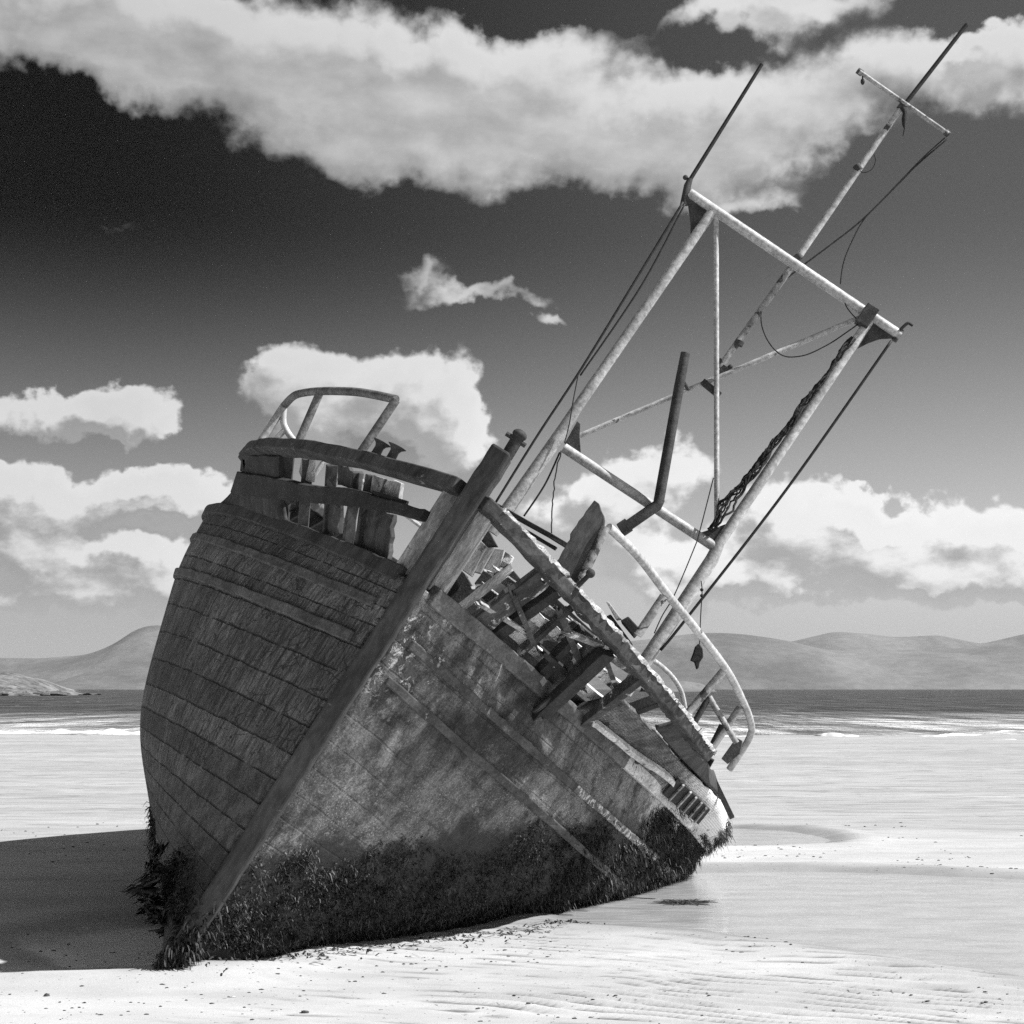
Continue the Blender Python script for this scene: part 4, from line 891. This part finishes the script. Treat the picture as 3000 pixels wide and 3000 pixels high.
m = MB()
for k in range(520):
    px = rng.uniform(560, 1980); py = np.interp(px, (557,660,1023,1350,1559,1766,1921,2025), (2840,2834,2777,2725,2709,2668,2611,2550))+abs(rng.normal(0, 14))+2
    g = ground(px, py); g[2] = float(sand_z(np.array([g[0]]), np.array([g[1]]))[0]); d = np.array([rng.normal(0, .05), rng.normal(0, .05), rng.uniform(.0, .02)]); w_ = np.array([-d[1], d[0], .01]); w_ = w_/np.linalg.norm(w_)*rng.uniform(.003, .010); b = len(m.v)
    m.v += [tuple(g-w_+[0, 0, .004]), tuple(g+w_+[0, 0, .004]), tuple(g+d*.5+w_+[0, 0, .012]), tuple(g+d*.5-w_+[0, 0, .012]), tuple(g+d+w_*.3), tuple(g+d-w_*.3)]; m.f += [(b, b+1, b+2, b+3), (b+3, b+2, b+4, b+5)]
tag(m.build('weed_scraps', wm_), 'torn scraps of weed dropped on the sand along the foot of the hull', 'seaweed', kind='stuff')
# ------------------------------------------------------------------ bits lying on the sand
def scrap(px, py, r, name, label, cat, mat, sq=(1, 1, .5)):
    g = ground(px, py); z = float(sand_z(np.array([g[0]]), np.array([g[1]]))[0]); m = MB(); m.ball((0, 0, r*sq[2]*.5), (r*sq[0], r*sq[1], r*sq[2]), 10, 7, .13)
    o = m.build(name, mat, smooth=True); o.location = (g[0], g[1], z); return tag(o, label, cat)
scrap(137, 2917, .016, 'stone', 'small dark stone alone on the bright sand at lower left', 'stone', M['conc'], (1.3, 1, .7))
scrap(893, 2965, .018, 'stone', 'flat dark stone among the ripple marks in the foreground', 'stone', M['conc'], (1.5, 1, .5))
scrap(680, 2920, .016, 'shell', 'pale shell lying on the sand below the bow', 'shell', M['string'], (1.8, 1, .4))
m = MB(); g = ground(2000, 2646, -.04)
for k in range(260):
    a_ = g+np.array([rng.normal(0, .07), rng.normal(0, .07), .002]); e_ = a_+np.array([rng.normal(.0, .10), rng.normal(0, .05), rng.uniform(0, .03)]); sw = np.array([rng.normal(0, .3), 1, .3])*rng.uniform(.006, .014); b = len(m.v)
    m.v += [tuple(a_-sw), tuple(a_+sw), tuple(e_-sw*.3), tuple(e_+sw*.3)]; m.f.append((b, b+1, b+3, b+2))
tag(m.build('seaweed_clump', wm_), 'dark clump of seaweed lying in the shallow pool right of the hull', 'seaweed')
m = MB(); cnt = 0
while cnt < 620:
    px, py = rng.uniform(0, 3000), rng.choice([rng.uniform(2690, 3000), rng.uniform(2400, 2560), rng.uniform(2460, 2840)])
    g = ground(px, py); d = min(float(poly_sd(np.array([g[0]]), np.array([g[1]]), pl)[0]) for pl in (POOL_R, POOL_F))
    if d < .1 or float(vnoise(np.array(g[0]*1.1), np.array(g[1]*.9), 91))+.35*rng.random() < .72: continue
    z = float(sand_z(np.array([g[0]]), np.array([g[1]]))[0]); r = rng.uniform(.003, .009)*(1+.05*(g[1]-11)); m.ball((g[0], g[1], z+r*.2), (r*rng.uniform(1, 2.4), r, r*.6), 6, 4, .15); cnt += 1
tag(m.build('beach_litter', M['conc']), 'scattered specks of weed and shell strewn over the sand', 'beach litter', kind='stuff')

# ------------------------------------------------------------------ air between here and the hills
hz = bpy.data.materials.new('haze'); hz.use_nodes = True; hz.node_tree.nodes.clear(); HN = NT(hz.node_tree)
pv = HN.new('ShaderNodeVolumePrincipled'); pv.inputs['Color'].default_value = (.93, .93, .93, 1); pv.inputs['Density'].default_value = 3.3e-5; pv.inputs['Anisotropy'].default_value = .6
ho = HN.new('ShaderNodeOutputMaterial'); hz.node_tree.links.new(pv.outputs[0], ho.inputs['Volume'])
m = MB(); x0, x1, y0, y1, z0, z1_ = -9500, 9500, -200, 11500, -8., 320.
m.v = [(x, y, z) for x in (x0, x1) for y in (y0, y1) for z in (z0, z1_)]; m.f = [(0, 1, 3, 2), (4, 6, 7, 5), (0, 4, 5, 1), (2, 3, 7, 6), (0, 2, 6, 4), (1, 5, 7, 3)]
tag(m.build('haze', hz), kind='stuff')
